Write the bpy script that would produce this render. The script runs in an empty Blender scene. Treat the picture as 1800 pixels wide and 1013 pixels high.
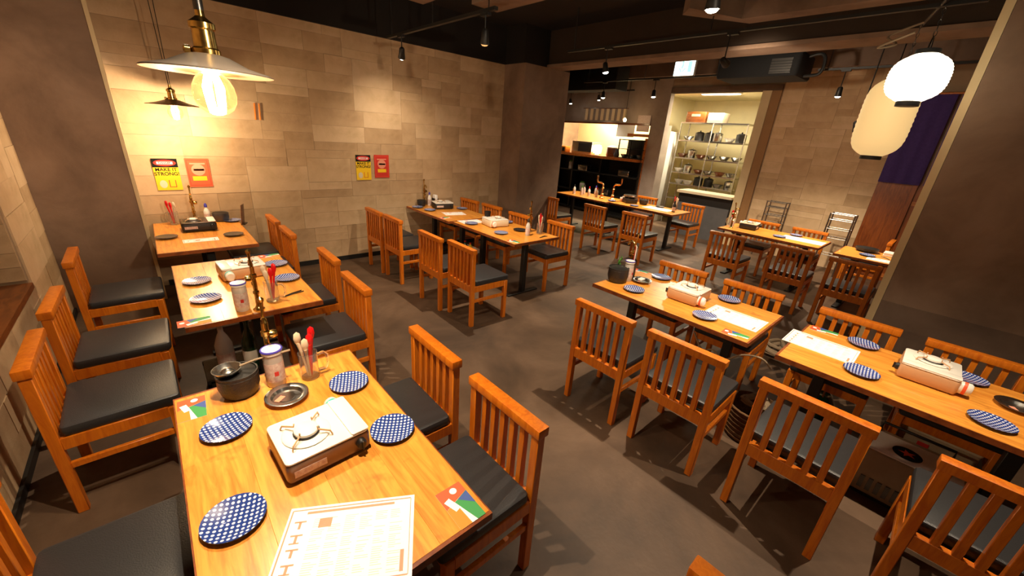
import bpy, bmesh, math, random
from mathutils import Vector, Matrix, Euler
random.seed(7)
PI = math.pi
S = bpy.context.scene
COL = S.collection

# ------------------------------------------------------------------ camera
def make_camera():
    yaw, pitch, roll = [math.radians(a) for a in (42.75, 21.5, 4.25)]
    cy, sy, cp, sp = math.cos(yaw), math.sin(yaw), math.cos(pitch), math.sin(pitch)
    f = Vector((sy*cp, cy*cp, -sp)); r = Vector((cy, -sy, 0)); u = r.cross(f)
    cr, sr = math.cos(roll), math.sin(roll)
    r2 = cr*r + sr*u; u2 = -sr*r + cr*u
    m = Matrix((r2, u2, -f)).transposed().to_4x4()
    m.translation = Vector((0, 0, 1.8))
    cd = bpy.data.cameras.new('camera'); co = bpy.data.objects.new('camera', cd)
    cd.sensor_width = 36; cd.lens = 687.8/1800*36; cd.clip_start = .02
    co.matrix_world = m; COL.objects.link(co); S.camera = co
make_camera()

# ------------------------------------------------------------------ world, exposure
W = bpy.data.worlds.new('world'); S.world = W; W.use_nodes = True
W.node_tree.nodes['Background'].inputs[0].default_value = (.9, .62, .4, 1)
W.node_tree.nodes['Background'].inputs[1].default_value = .02
S.view_settings.view_transform = 'Standard'; S.view_settings.look = 'None'
S.view_settings.gamma = 1; S.view_settings.use_curve_mapping = False
S.view_settings.exposure = 0.0
POWER = 1.0

# ------------------------------------------------------------------ materials
def lin(c):
    return tuple(((v/255/12.92) if v/255 <= .04045 else ((v/255+.055)/1.055)**2.4) for v in c)
class NT:
    def __init__(s, name):
        s.m = bpy.data.materials.new(name); s.m.use_nodes = True
        s.t = s.m.node_tree; s.b = s.t.nodes['Principled BSDF']
    def n(s, typ, **kw):
        o = s.t.nodes.new(typ)
        for k, v in kw.items():
            if k.startswith('i_'):
                key = k[2:]; key = int(key) if key.isdigit() else key.replace('_', ' ')
                o.inputs[key].default_value = v
            else: setattr(o, k, v)
        return o
    def l(s, a, b): s.t.links.new(a, b)
    def set(s, **kw):
        for k, v in kw.items(): s.b.inputs[k.replace('_', ' ')].default_value = v
def rgba(c): return (c[0], c[1], c[2], 1)
def mat(name, col, rough=.5, metal=0, noise=0, nscale=8, bump=0, bscale=60, stretch=(1, 1, 1), col2=None, coat=0, trans=0, alpha=1, emit=None, estr=0, coord='Object'):
    k = NT(name); k.set(Base_Color=rgba(col), Roughness=rough, Metallic=metal)
    if coat: k.set(Coat_Weight=coat, Coat_Roughness=.15)
    if trans: k.set(Transmission_Weight=trans, IOR=1.45)
    if emit: k.set(Emission_Color=rgba(emit), Emission_Strength=estr)
    if noise or bump:
        tc = k.n('ShaderNodeTexCoord'); mp = k.n('ShaderNodeMapping'); mp.inputs['Scale'].default_value = stretch
        k.l(tc.outputs[coord], mp.inputs['Vector'])
    if noise:
        nz = k.n('ShaderNodeTexNoise', i_Scale=nscale, i_Detail=6.0, i_Roughness=.6); k.l(mp.outputs[0], nz.inputs['Vector'])
        rp = k.n('ShaderNodeValToRGB'); rp.color_ramp.elements[0].position = .3; rp.color_ramp.elements[1].position = .7
        c2 = col2 or tuple(v*(1-noise) for v in col)
        rp.color_ramp.elements[0].color = rgba(c2); rp.color_ramp.elements[1].color = rgba(col)
        k.l(nz.outputs['Fac'], rp.inputs['Fac']); k.l(rp.outputs['Color'], k.b.inputs['Base Color'])
    if bump:
        nb = k.n('ShaderNodeTexNoise', i_Scale=bscale, i_Detail=4.0); k.l(mp.outputs[0], nb.inputs['Vector'])
        bp = k.n('ShaderNodeBump', i_Strength=bump, i_Distance=.01); k.l(nb.outputs['Fac'], bp.inputs['Height']); k.l(bp.outputs[0], k.b.inputs['Normal'])
    return k.m
def wood(name, c1, c2, stretch, rough=.35, coat=.2, knots=False, scale=1.0):
    k = NT(name); k.set(Roughness=rough, Coat_Weight=coat, Coat_Roughness=.25)
    tc = k.n('ShaderNodeTexCoord'); mp = k.n('ShaderNodeMapping'); mp.inputs['Scale'].default_value = stretch
    oi = k.n('ShaderNodeObjectInfo'); ad = k.n('ShaderNodeVectorMath', operation='ADD')
    sc = k.n('ShaderNodeMath', operation='MULTIPLY'); sc.inputs[1].default_value = 17.0
    k.l(oi.outputs['Random'], sc.inputs[0]); k.l(tc.outputs['Object'], ad.inputs[0]); k.l(sc.outputs[0], ad.inputs[1])
    k.l(ad.outputs[0], mp.inputs['Vector'])
    nz = k.n('ShaderNodeTexNoise', i_Scale=6.0*scale, i_Detail=8.0, i_Roughness=.62, i_Distortion=1.1)
    k.l(mp.outputs[0], nz.inputs['Vector'])
    rp = k.n('ShaderNodeValToRGB'); e = rp.color_ramp.elements
    e[0].position = .32; e[0].color = rgba(c2); e[1].position = .62; e[1].color = rgba(c1)
    k.l(nz.outputs['Fac'], rp.inputs['Fac']); out = rp.outputs['Color']
    if knots:
        vo = k.n('ShaderNodeTexNoise', i_Scale=7.0, i_Detail=3.0, i_Roughness=.7); k.l(ad.outputs[0], vo.inputs['Vector'])
        r2 = k.n('ShaderNodeValToRGB'); r2.color_ramp.elements[0].position = .62; r2.color_ramp.elements[0].color = (1, 1, 1, 1)
        r2.color_ramp.elements[1].position = .72; r2.color_ramp.elements[1].color = (.42, .3, .22, 1)
        k.l(vo.outputs['Fac'], r2.inputs['Fac'])
        mx = k.n('ShaderNodeMix', data_type='RGBA', blend_type='MULTIPLY'); mx.inputs['Factor'].default_value = .55
        k.l(out, mx.inputs['A']); k.l(r2.outputs['Color'], mx.inputs['B']); out = mx.outputs['Result']
    k.l(out, k.b.inputs['Base Color'])
    bp = k.n('ShaderNodeBump', i_Strength=.12, i_Distance=.003); k.l(nz.outputs['Fac'], bp.inputs['Height']); k.l(bp.outputs[0], k.b.inputs['Normal'])
    return k.m
def plate_mat(name, big=True):
    k = NT(name); k.set(Roughness=.18, Coat_Weight=.5)
    tc = k.n('ShaderNodeTexCoord'); sx = k.n('ShaderNodeSeparateXYZ'); k.l(tc.outputs['Object'], sx.inputs[0])
    K = 2*PI/.020
    def M(op, a, b=None):
        o = k.n('ShaderNodeMath', operation=op)
        for i, v in enumerate((a, b)):
            if v is None: continue
            if isinstance(v, (int, float)): o.inputs[i].default_value = v
            else: k.l(v, o.inputs[i])
        return o.outputs[0]
    X, Y = sx.outputs[0], sx.outputs[1]
    s1 = M('SINE', M('MULTIPLY', X, K*.5)); s2 = M('SINE', M('MULTIPLY', Y, K*.5))
    p = M('ABSOLUTE', M('MULTIPLY', s1, s2))
    q = M('ABSOLUTE', M('MULTIPLY', M('COSINE', M('MULTIPLY', X, K*.5)), M('COSINE', M('MULTIPLY', Y, K*.5))))
    mxx = M('MAXIMUM', p, q)
    rp = k.n('ShaderNodeValToRGB'); rp.color_ramp.interpolation = 'LINEAR'
    e = rp.color_ramp.elements; e[0].position = .74; e[0].color = rgba(lin((38, 62, 138))); e[1].position = .84; e[1].color = rgba(lin((225, 232, 245)))
    k.l(mxx, rp.inputs['Fac']); k.l(rp.outputs['Color'], k.b.inputs['Base Color'])
    return k.m
M_ = {}
M_['chair'] = wood('chair_wood', lin((212, 118, 22)), lin((184, 88, 10)), (6, 6, .8), rough=.38, coat=.15)
M_['table'] = wood('table_wood', lin((240, 164, 66)), lin((206, 122, 40)), (5.5, .55, 5), rough=.34, coat=.35, knots=True)
M_['table_edge'] = wood('table_edge_wood', lin((150, 78, 34)), lin((104, 48, 20)), (2, 2, 2))
M_['ledge'] = wood('ledge_wood', lin((130, 72, 30)), lin((88, 44, 18)), (5, 1, 5))
M_['counter_wood'] = wood('counter_wood', lin((200, 120, 55)), lin((150, 78, 30)), (1, 5, 5))
M_['door_wood'] = wood('door_wood', lin((150, 78, 28)), lin((112, 52, 18)), (6, 6, .7))
M_['vinyl'] = mat('black_vinyl', lin((44, 44, 46)), rough=.40, bump=.15, bscale=220)
M_['black'] = mat('black_paint', lin((22, 20, 18)), rough=.5)
M_['ceil'] = mat('ceiling_black', lin((26, 19, 14)), rough=.9, noise=.3, nscale=3)
M_['steel'] = mat('steel', (.55, .53, .5), rough=.25, metal=1)
M_['rack_steel'] = mat('rack_steel', (.3, .28, .26), rough=.35, metal=1)
M_['dsteel'] = mat('dark_steel', (.12, .115, .11), rough=.35, metal=1)
M_['brass'] = mat('brass', (.83, .55, .16), rough=.2, metal=1, noise=.5, nscale=40)
M_['copper'] = mat('copper', (.8, .38, .14), rough=.25, metal=1)
M_['iron'] = mat('cast_iron', lin((38, 35, 33)), rough=.45, bump=.3, bscale=120)
M_['grey_pot'] = mat('grey_glaze', lin((70, 70, 72)), rough=.3)
M_['white'] = mat('white_enamel', lin((238, 232, 222)), rough=.3)
M_['cream'] = mat('cream_enamel', lin((222, 205, 175)), rough=.35)
M_['brown_enamel'] = mat('brown_metallic_enamel', lin((120, 92, 72)), rough=.3, metal=.4)
M_['tan_enamel'] = mat('tan_enamel', lin((205, 160, 118)), rough=.4)
M_['paper'] = mat('paper', lin((251, 250, 248)), rough=.7)
M_['pink_print'] = mat('pink_print', lin((232, 150, 120)), rough=.7)
M_['red_print'] = mat('red_print', lin((205, 48, 36)), rough=.6)
M_['grey_print'] = mat('grey_print', lin((214, 204, 182)), rough=.7)
M_['ink'] = mat('black_ink', lin((10, 9, 8)), rough=.95)
M_['yellow'] = mat('yellow_print', lin((246, 200, 24)), rough=.55)
M_['orange'] = mat('orange_print', lin((240, 140, 40)), rough=.55)
M_['orange_red'] = mat('orange_red_print', lin((235, 92, 50)), rough=.55)
M_['green'] = mat('green_print', lin((60, 150, 80)), rough=.55)
M_['blue'] = mat('blue_print', lin((62, 88, 158)), rough=.55)
M_['blue_cap'] = mat('blue_plastic', lin((70, 62, 170)), rough=.35)
M_['teal'] = mat('teal_plastic', lin((30, 200, 180)), rough=.35)
M_['label'] = mat('label_paper', lin((226, 214, 205)), rough=.5, noise=.25, nscale=60, col2=lin((190, 150, 140)))
M_['plastic'] = mat('clear_plastic', lin((232, 225, 216)), rough=.25, trans=.35)
M_['glass'] = mat('glass', (.95, .95, .93), rough=.05, trans=.95)
M_['red'] = mat('red_plastic', lin((215, 18, 22)), rough=.35)
M_['utensil'] = mat('cream_plastic', lin((225, 205, 175)), rough=.4)
M_['plate'] = plate_mat('blue_white_porcelain')
M_['plate_rim'] = mat('blue_glaze', lin((52, 68, 112)), rough=.25, coat=.4)
M_['dark_plate'] = mat('dark_glaze', lin((48, 46, 48)), rough=.2, coat=.4)
M_['shade'] = mat('lamp_shade_enamel', lin((128, 116, 104)), rough=.3, metal=.5)
M_['shade_in'] = mat('lamp_shade_inside', lin((120, 92, 70)), rough=.45)
M_['shade_bronze'] = mat('lamp_shade_bronze', (.35, .24, .14), rough=.3, metal=.9)
M_['bulb'] = mat('bulb_filament', (1, .8, .5), emit=(1, .72, .36), estr=70)
M_['bulb_glass'] = mat('bulb_glass', (1, .78, .42), rough=.03, trans=1.0, emit=(1, .55, .18), estr=.75)
M_['lamp'] = mat('lamp_face', (1, .9, .8), emit=(1, .86, .68), estr=60)
M_['lamp_gold'] = mat('lamp_face_gold', (1, .7, .3), emit=(1, .55, .2), estr=.9)
M_['lamp_dim'] = mat('lamp_face_off', lin((190, 140, 80)), rough=.4)
M_['lantern'] = mat('lantern_paper', lin((245, 235, 210)), emit=(1, .86, .62), estr=5)
M_['lantern2'] = mat('lantern_paper_warm', lin((225, 195, 140)), emit=(1, .66, .27), estr=.72)
M_['exit'] = mat('exit_sign_face', (.8, 1, 1), emit=(.72, .95, 1), estr=4)
M_['exit_green'] = mat('exit_sign_green', (.1, .7, .4), emit=(.25, .85, .6), estr=2.4)
M_['tile_light'] = mat('kitchen_cream', lin((225, 212, 168)), rough=.6, noise=.1, nscale=3)
M_['noren'] = mat('purple_cloth', lin((66, 46, 112)), rough=.9, noise=.25, nscale=30)
M_['slip'] = mat('menu_slip', lin((232, 205, 160)), rough=.7)
M_['basket'] = mat('woven_basket', lin((120, 84, 48)), rough=.8, noise=.5, nscale=50)
M_['cloth'] = mat('grey_cloth', lin((128, 112, 98)), rough=.95, noise=.25, nscale=20, bump=.5, bscale=40)
M_['rope'] = mat('rope', lin((150, 130, 105)), rough=.9)
M_['box'] = mat('beige_case', lin((178, 158, 132)), rough=.5, noise=.15, nscale=10)
M_['bottle_green'] = mat('green_glass', lin((30, 62, 38)), rough=.1, coat=.5)
M_['leaf'] = mat('green_plastic', lin((70, 130, 40)), rough=.6)
M_['counter_grey'] = mat('counter_grey', lin((96, 96, 98)), rough=.55, noise=.2, nscale=8)

def concrete(name, c1, c2, c3, scale=1.6, rough=.85, rough_lo=None, spec=.35):
    k = NT(name); k.set(Roughness=rough); k.b.inputs['Specular IOR Level'].default_value = spec
    tc = k.n('ShaderNodeTexCoord')
    n1 = k.n('ShaderNodeTexNoise', i_Scale=scale, i_Detail=9.0, i_Roughness=.6, i_Distortion=.4); k.l(tc.outputs['Object'], n1.inputs['Vector'])
    rp = k.n('ShaderNodeValToRGB'); e = rp.color_ramp.elements
    e[0].position = .32; e[0].color = rgba(c1); e[1].position = .7; e[1].color = rgba(c3)
    m = e.new(.5); m.color = rgba(c2)
    k.l(n1.outputs['Fac'], rp.inputs['Fac']); k.l(rp.outputs['Color'], k.b.inputs['Base Color'])
    n2 = k.n('ShaderNodeTexNoise', i_Scale=scale*18, i_Detail=6.0); k.l(tc.outputs['Object'], n2.inputs['Vector'])
    bp = k.n('ShaderNodeBump', i_Strength=.25, i_Distance=.006); k.l(n2.outputs['Fac'], bp.inputs['Height']); k.l(bp.outputs[0], k.b.inputs['Normal'])
    return k.m
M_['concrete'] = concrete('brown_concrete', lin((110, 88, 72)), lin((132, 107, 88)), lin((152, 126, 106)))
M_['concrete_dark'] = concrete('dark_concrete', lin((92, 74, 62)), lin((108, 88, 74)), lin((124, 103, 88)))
M_['floor'] = concrete('floor_concrete', lin((62, 47, 35)), lin((86, 66, 50)), lin((112, 89, 71)), scale=1.3, rough=.55, spec=.4)
BR = [concrete('stone_block_%s' % n, lin(a), lin(b), lin(c), scale=3.0, rough=.8) for n, a, b, c in (
    ('sand', (182, 152, 114), (200, 169, 131), (210, 181, 143)), ('tan', (172, 142, 106), (190, 159, 122), (201, 171, 134)),
    ('umber', (166, 136, 99), (184, 153, 116), (195, 164, 127)), ('pale', (188, 159, 121), (206, 176, 139), (215, 187, 151)))]
M_['ceiling_brown'] = mat('ceiling_brown', lin((58, 44, 32)), rough=.9, noise=.2, nscale=3)
M_['grey_wall'] = concrete('grey_wall', lin((140, 124, 112)), lin((160, 143, 130)), lin((176, 160, 146)))
M_['matte'] = mat('matte_black', lin((12, 12, 14)), rough=.85)
M_['joint'] = mat('wall_joint', lin((158, 132, 104)), rough=.9, noise=.2, nscale=5)
M_['tan_plaster'] = mat('tan_plaster', lin((150, 110, 66)), rough=.7, noise=.15, nscale=4)
M_['trim_light'] = mat('pale_lit_plaster', lin((205, 182, 140)), rough=.7, noise=.1, nscale=4)  # pale plaster; on the column corners the paleness stands for lit edges

# ------------------------------------------------------------------ mesh helpers
class MB:
    def __init__(s): s.v = []; s.f = []; s.sm = []
    def add(s, vs, fs, smooth=False):
        o = len(s.v); s.v += [tuple(v) for v in vs]; s.f += [tuple(i+o for i in f) for f in fs]; s.sm += [smooth]*len(fs); return s
    def box(s, c, d, rz=0, mat=None):
        vs = []
        for sx, sy, sz in ((-1,-1,-1),(1,-1,-1),(1,1,-1),(-1,1,-1),(-1,-1,1),(1,-1,1),(1,1,1),(-1,1,1)):
            v = Vector((sx*d[0]/2, sy*d[1]/2, sz*d[2]/2))
            if rz: v = Matrix.Rotation(rz, 3, 'Z') @ v
            if mat: v = mat @ v
            vs.append(v + Vector(c))
        return s.add(vs, [(0,3,2,1),(4,5,6,7),(0,1,5,4),(1,2,6,5),(2,3,7,6),(3,0,4,7)])
    def bb(s, x0, x1, y0, y1, z0, z1): return s.box(((x0+x1)/2, (y0+y1)/2, (z0+z1)/2), (x1-x0, y1-y0, z1-z0))
    def rbox(s, x0, x1, y0, y1, z0, z1, r=.01, seg=3):
        # box with rounded vertical corners and softened top edge
        rings = []
        def ring(ins, z):
            pts = []
            rr = max(r-ins, .0005)
            for cx, cy, a0 in ((x1-r, y1-r, 0), (x0+r, y1-r, PI/2), (x0+r, y0+r, PI), (x1-r, y0+r, 1.5*PI)):
                for k in range(seg+1):
                    a = a0 + k*PI/2/seg; pts.append((cx+rr*math.cos(a), cy+rr*math.sin(a), z))
            return pts
        t = min(r*.6, (z1-z0)*.45)
        levels = [(t*.6, z0), (0, z0+t), (0, z1-t), (t*.3, z1-t*.3), (t, z1)]
        rings = [ring(*l) for l in levels]; n = len(rings[0]); vs = [p for rg in rings for p in rg]; fs = []
        for i in range(len(rings)-1):
            for k in range(n):
                a, b = i*n+k, i*n+(k+1) % n; fs.append((a, b, b+n, a+n))
        fs.append(tuple(reversed(range(n)))); fs.append(tuple(range((len(rings)-1)*n, len(rings)*n)))
        return s.add(vs, fs, True)
    def lathe(s, prof, c=(0, 0, 0), n=20, sx=1, sy=1, axis=None):
        R = Matrix.Identity(3)
        if axis is not None: R = Vector((0, 0, 1)).rotation_difference(Vector(axis)).to_matrix()
        vs = []; fs = []
        for r, z in prof:
            for k in range(n):
                a = 2*PI*k/n; vs.append(R @ Vector((r*sx*math.cos(a), r*sy*math.sin(a), z)) + Vector(c))
        for i in range(len(prof)-1):
            for k in range(n):
                a, b = i*n+k, i*n+(k+1) % n; fs.append((a, b, b+n, a+n))
        if prof[0][0] > 1e-6: fs.append(tuple(reversed(range(n))))
        if prof[-1][0] > 1e-6: fs.append(tuple(range((len(prof)-1)*n, len(prof)*n)))
        return s.add(vs, fs, True)
    def cyl(s, p0, p1, r0, r1=None, n=12):
        p0 = Vector(p0); p1 = Vector(p1); L = (p1-p0).length
        return s.lathe([(r0, 0), (r0 if r1 is None else r1, L)], c=p0, n=n, axis=(p1-p0).normalized())
    def tube(s, pts, r, n=8, closed=False):
        P = [Vector(p) for p in pts]; rings = []
        up = Vector((0, 0, 1)); prev = None
        for i, p in enumerate(P):
            if closed: d = P[(i+1) % len(P)]-P[i-1]
            else: d = P[min(i+1, len(P)-1)]-P[max(i-1, 0)]
            d.normalize()
            if prev is None:
                a = d.cross(up)
                if a.length < .05: a = d.cross(Vector((1, 0, 0)))
            else: a = prev - d*prev.dot(d)
            a.normalize(); prev = a; b = d.cross(a); rr = r[i] if isinstance(r, (list, tuple)) else r
            rings.append([p + rr*(math.cos(2*PI*k/n)*a + math.sin(2*PI*k/n)*b) for k in range(n)])
        vs = [q for rg in rings for q in rg]; fs = []; m = len(P)
        for i in range(m if closed else m-1):
            for k in range(n):
                a, b = i*n+k, i*n+(k+1) % n; c, d2 = ((i+1) % m)*n+(k+1) % n, ((i+1) % m)*n+k
                fs.append((a, b, c, d2))
        if not closed: fs.append(tuple(reversed(range(n)))); fs.append(tuple(range((m-1)*n, m*n)))
        return s.add(vs, fs, True)
    def mesh(s, name, m, bevel=0, seg=1):
        me = bpy.data.meshes.new(name); me.from_pydata(s.v, [], s.f)
        for p, q in zip(me.polygons, s.sm): p.use_smooth = q
        bm = bmesh.new(); bm.from_mesh(me); bmesh.ops.recalc_face_normals(bm, faces=bm.faces)
        if bevel:
            bmesh.ops.bevel(bm, geom=list(bm.edges), offset=bevel, segments=seg, profile=.6, affect='EDGES', clamp_overlap=True)
            for f in bm.faces: f.smooth = True
        bm.to_mesh(me); bm.free()
        if any(s.sm) or bevel: me.set_sharp_from_angle(angle=math.radians(42))
        if m: me.materials.append(M_[m] if isinstance(m, str) else m)
        return me
    def build(s, name, m, parent=None, bevel=0, seg=1):
        return link(name, s.mesh(name, m, bevel, seg), parent)
def link(name, data, parent=None, loc=None):
    o = bpy.data.objects.new(name, data); COL.objects.link(o)
    if parent: o.parent = parent
    if loc: o.location = loc
    return o
def tag(o, label, cat, group=None, kind=None):
    o['label'] = label; o['category'] = cat
    if group: o['group'] = group
    if kind: o['kind'] = kind
    return o
def thing(name, label, cat, loc=(0, 0, 0), rz=0, group=None):
    o = bpy.data.objects.new(name, None); COL.objects.link(o); o.location = loc; o.rotation_euler = (0, 0, rz)
    o.empty_display_size = .05
    return tag(o, label, cat, group)
def struct(name, mb, m, parent=None):
    o = mb.build(name, m, parent)
    if parent is None: o['kind'] = 'structure'
    return o
def copy_tree(o, parent=None):
    c = o.copy(); COL.objects.link(c); c.parent = parent
    for ch in [x for x in o.children]: copy_tree(ch, c)
    return c
CACHE = {}
def proto(key, fn, label, cat, loc, rz=0, group=None):
    """first use builds the thing, later ones copy it with its parts"""
    if key in CACHE:
        o = copy_tree(CACHE[key])
        for k in ('group',):
            if k in o: del o[k]
    else:
        o = fn(); CACHE[key] = o
    o.location = loc; o.rotation_euler = (0, 0, rz); tag(o, label, cat, group)
    return o
def empty(name):
    o = bpy.data.objects.new(name, None); COL.objects.link(o); o.empty_display_size = .05; return o
def text(name, body, size, m, parent, M):
    cu = bpy.data.curves.new(name, 'FONT'); cu.body = body; cu.size = size; cu.align_x = 'CENTER'; cu.align_y = 'CENTER'; cu.extrude = .0004; cu.offset = .0009
    t = bpy.data.objects.new(name, cu); COL.objects.link(t)
    dg = bpy.context.evaluated_depsgraph_get(); me = bpy.data.meshes.new_from_object(t.evaluated_get(dg)); bpy.data.objects.remove(t)
    me.materials.clear(); me.materials.append(M_[m]); me.transform(M)
    return link(name, me, parent)

# ------------------------------------------------------------------ room shell
XF = 8.5; YW = 5.41; XL = -.78; ZC = 3.3
floor = struct('floor', MB().bb(-1.4, 11.2, -2.4, 8.2, -.12, 0), 'floor')
struct('ceiling', MB().bb(-1.4, 11.2, -2.4, 8.2, ZC, ZC+.1), 'ceil')

BRC = {}
def bricks(parent, origin, ax, L, z0, z1, normal, holes=(), seed=1, row=(.2, .235)):
    """individual stone blocks on a wall plane. ax: unit vector along the wall"""
    rnd = random.Random(seed); ax = Vector(ax); ang = math.atan2(ax.y, ax.x)
    nx = max(1, round(L/.105)); nz = max(1, round((z1-z0)/.0975)); cx = L/nx; cz = (z1-z0)/nz
    free = [[True]*nx for _ in range(nz)]
    def in_hole(i, j):
        p, q = (i+.5)*cx, z0+(j+.5)*cz
        return any(h0 < p < h1 and g0 < q < g1 for h0, h1, g0, g1 in holes)
    for j in range(nz):
        for i in range(nx):
            if in_hole(i, j): free[j][i] = False
    for j in range(nz):
        for i in range(nx):
            if not free[j][i]: continue
            w = rnd.choice((3, 4, 4, 5, 5, 6)); h = rnd.choice((1, 2, 2, 2, 3))
            k = 0
            while i+k < nx and free[j][i+k] and k < w: k += 1
            if i+k < nx and k == w:                       # leave no sliver behind
                m = 0
                while i+k+m < nx and free[j][i+k+m]: m += 1
                if m < 2: k += m
            w = k; hh = 1
            while hh < h and j+hh < nz and all(free[j+hh][i+t] for t in range(w)): hh += 1
            for jj in range(j, j+hh):
                for ii in range(i, i+w): free[jj][ii] = False
            tone = rnd.choices(BR, (4, 4, 2, 2))[0]; pr = rnd.choice((.008, .009, .010, .012))
            key = (round(w*cx, 3), round(hh*cz, 3), pr)
            if key not in BRC:
                me = MB().box((0, 0, 0), (w*cx-.0022, pr*2, hh*cz-.0022)).mesh('brick', None); me.materials.append(BR[0]); BRC[key] = me
            o = link('brick', BRC[key], parent, origin + ax*((i+w/2)*cx) + Vector((0, 0, z0+(j+hh/2)*cz)))
            o.rotation_euler = (0, 0, ang); o.material_slots[0].link = 'OBJECT'; o.material_slots[0].material = tone
# back wall (blocks) between left column and pillar
wb = struct('wall_back', MB().bb(-1.4, 5.6, YW+.01, YW+.2, 0, ZC), 'joint')
bricks(wb, Vector((-.15, YW+.01, 0)), (1, 0, 0), 4.65, 0.0, 2.8, (0, -1, 0), seed=3)
struct('trim_1', MB().bb(-.16, 4.5, YW-.03, YW+.01, 2.8, ZC), 'ceil')
struct('baseboard_back', MB().bb(-.1, 4.5, YW-.022, YW-.005, 0, .06), 'black')
# left wall with a niche
wl = struct('wall_left', MB().bb(XL-.12, XL-.01, -2.4, YW+.2, 0, .61).bb(XL-.5, XL-.01, 4.03, YW, .61, ZC).bb(XL-.12, XL-.01, -2.4, 4.03, 2.1, ZC).bb(XL-.6, XL-.45, -2.4, 4.03, 0, ZC), 'joint')
bricks(wl, Vector((XL-.01, .6, 0)), (0, 1, 0), YW-.6-.4, 0, 2.8, (1, 0, 0), holes=((-2, 3.43, .61, 2.1),), seed=5)
bricks(wl, Vector((XL-.45, 4.03, 0)), (1, 0, 0), .44, .64, 2.1, (0, -1, 0), seed=6)
struct('trim_2', MB().bb(XL-.46, XL+.012, -1.5, 4.02, .585, .622), 'ledge')
# left column
wcol = struct('trim_3', MB().bb(XL-.02, -.15, 5.0, YW+.02, 0, ZC), 'concrete')
struct('trim_4', MB().bb(-.162, -.135, 4.985, 5.02, 0, 2.8), 'trim_light')  # pale colour stands in for the lit narrow side of the column
struct('baseboard_left', MB().bb(XL, XL+.016, 1.0, 5.0, 0, .05), 'black')
# middle pillar
struct('trim_5', MB().bb(4.5, 5.5, 4.93, YW+.4, 0, 2.8).bb(5.49, 5.55, 5.3, YW+.4, 0, 2.8), 'concrete')
struct('trim_6', MB().bb(4.48, 5.52, 4.95, YW+.4, 2.8, ZC), 'ceil')
# right column with a corner strip, coloured paler to look lit by the lanterns
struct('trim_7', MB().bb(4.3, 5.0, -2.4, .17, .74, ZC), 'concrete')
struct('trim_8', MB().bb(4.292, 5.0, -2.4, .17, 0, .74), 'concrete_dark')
cs = MB(); cs.add([(4.298, .172, 0), (4.345, .222, 0), (4.40, .222, 0), (4.40, .172, 0), (4.298, .172, ZC), (4.345, .222, ZC), (4.40, .222, ZC), (4.40, .172, ZC)],
       [(0,3,2,1),(4,5,6,7),(0,1,5,4),(1,2,6,5),(2,3,7,6),(3,0,4,7)])
struct('trim_9', cs, 'trim_light')
struct('wall_front', MB().bb(-1.4, 4.4, -2.4, -2.2, 0, ZC), 'concrete')
struct('wall_kitchen_back', MB().bb(5.5, 11.2, 7.9, 8.2, 0, ZC), 'concrete').name = 'wall_far'
struct('wall_right', MB().bb(5.0, 9, -.75, -.6, 0, ZC), 'concrete')
# far right wall, behind tables: blocks y 1.0-2.63, post, doorway, pass counter
wr = struct('wall_end', MB().bb(XF+.01, XF+.16, .95, 2.65, 0, ZC).bb(XF+.01, XF+.16, -.75, .95, 2.72, ZC).bb(XF+.01, XF+.16, 2.65, 4.72, 2.82, ZC), 'joint')
bricks(wr, Vector((XF+.01, .95, 0)), (0, 1, 0), 1.68, 0, ZC, (-1, 0, 0), seed=11)
struct('trim_10', MB().bb(XF-.02, XF+.3, 2.65, 2.80, 0, 2.82), 'tan_plaster')
struct('trim_11', MB().bb(XF-.04, XF+.35, 2.80, 2.95, 0, 2.82), 'trim_light')
struct('trim_12', MB().bb(XF-.02, XF+.1, 2.65, 4.72, 2.82, 2.92), 'concrete_dark')
struct('wall_pass', MB().bb(XF, XF+.15, 4.72, 7.9, 2.2, ZC).bb(XF, XF+.3, 4.72, 5.07, 0, 2.2), 'grey_wall')
# kitchen shell behind
struct('wall_kitchen', MB().bb(10.9, 11.1, 2.4, 7.9, 0, 2.9).bb(8.8, 11.1, 2.3, 2.4, 0, 2.9).bb(9.7, 11.0, 5.35, 5.45, 0, 2.9), 'tile_light')
struct('wall_pantry', MB().bb(9.45, 9.55, 5.4, 7.9, 0, 2.9), 'tile_light')
struct('ceiling_kitchen', MB().bb(8.66, 11.1, 2.3, 7.9, 2.9, 3.0), 'tile_light')
# upper ceiling beams and ducts
struct('trim_13', MB().bb(5.0, 5.3, -.6, 7.9, 2.84, ZC), 'ceiling_brown')
struct('trim_18', MB().bb(4.97, 5.33, -.6, 7.9, 2.8, 2.84), 'concrete')
struct('trim_14', MB().bb(7.6, 7.9, -.6, 7.9, 3.0, ZC), 'concrete_dark')

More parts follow.
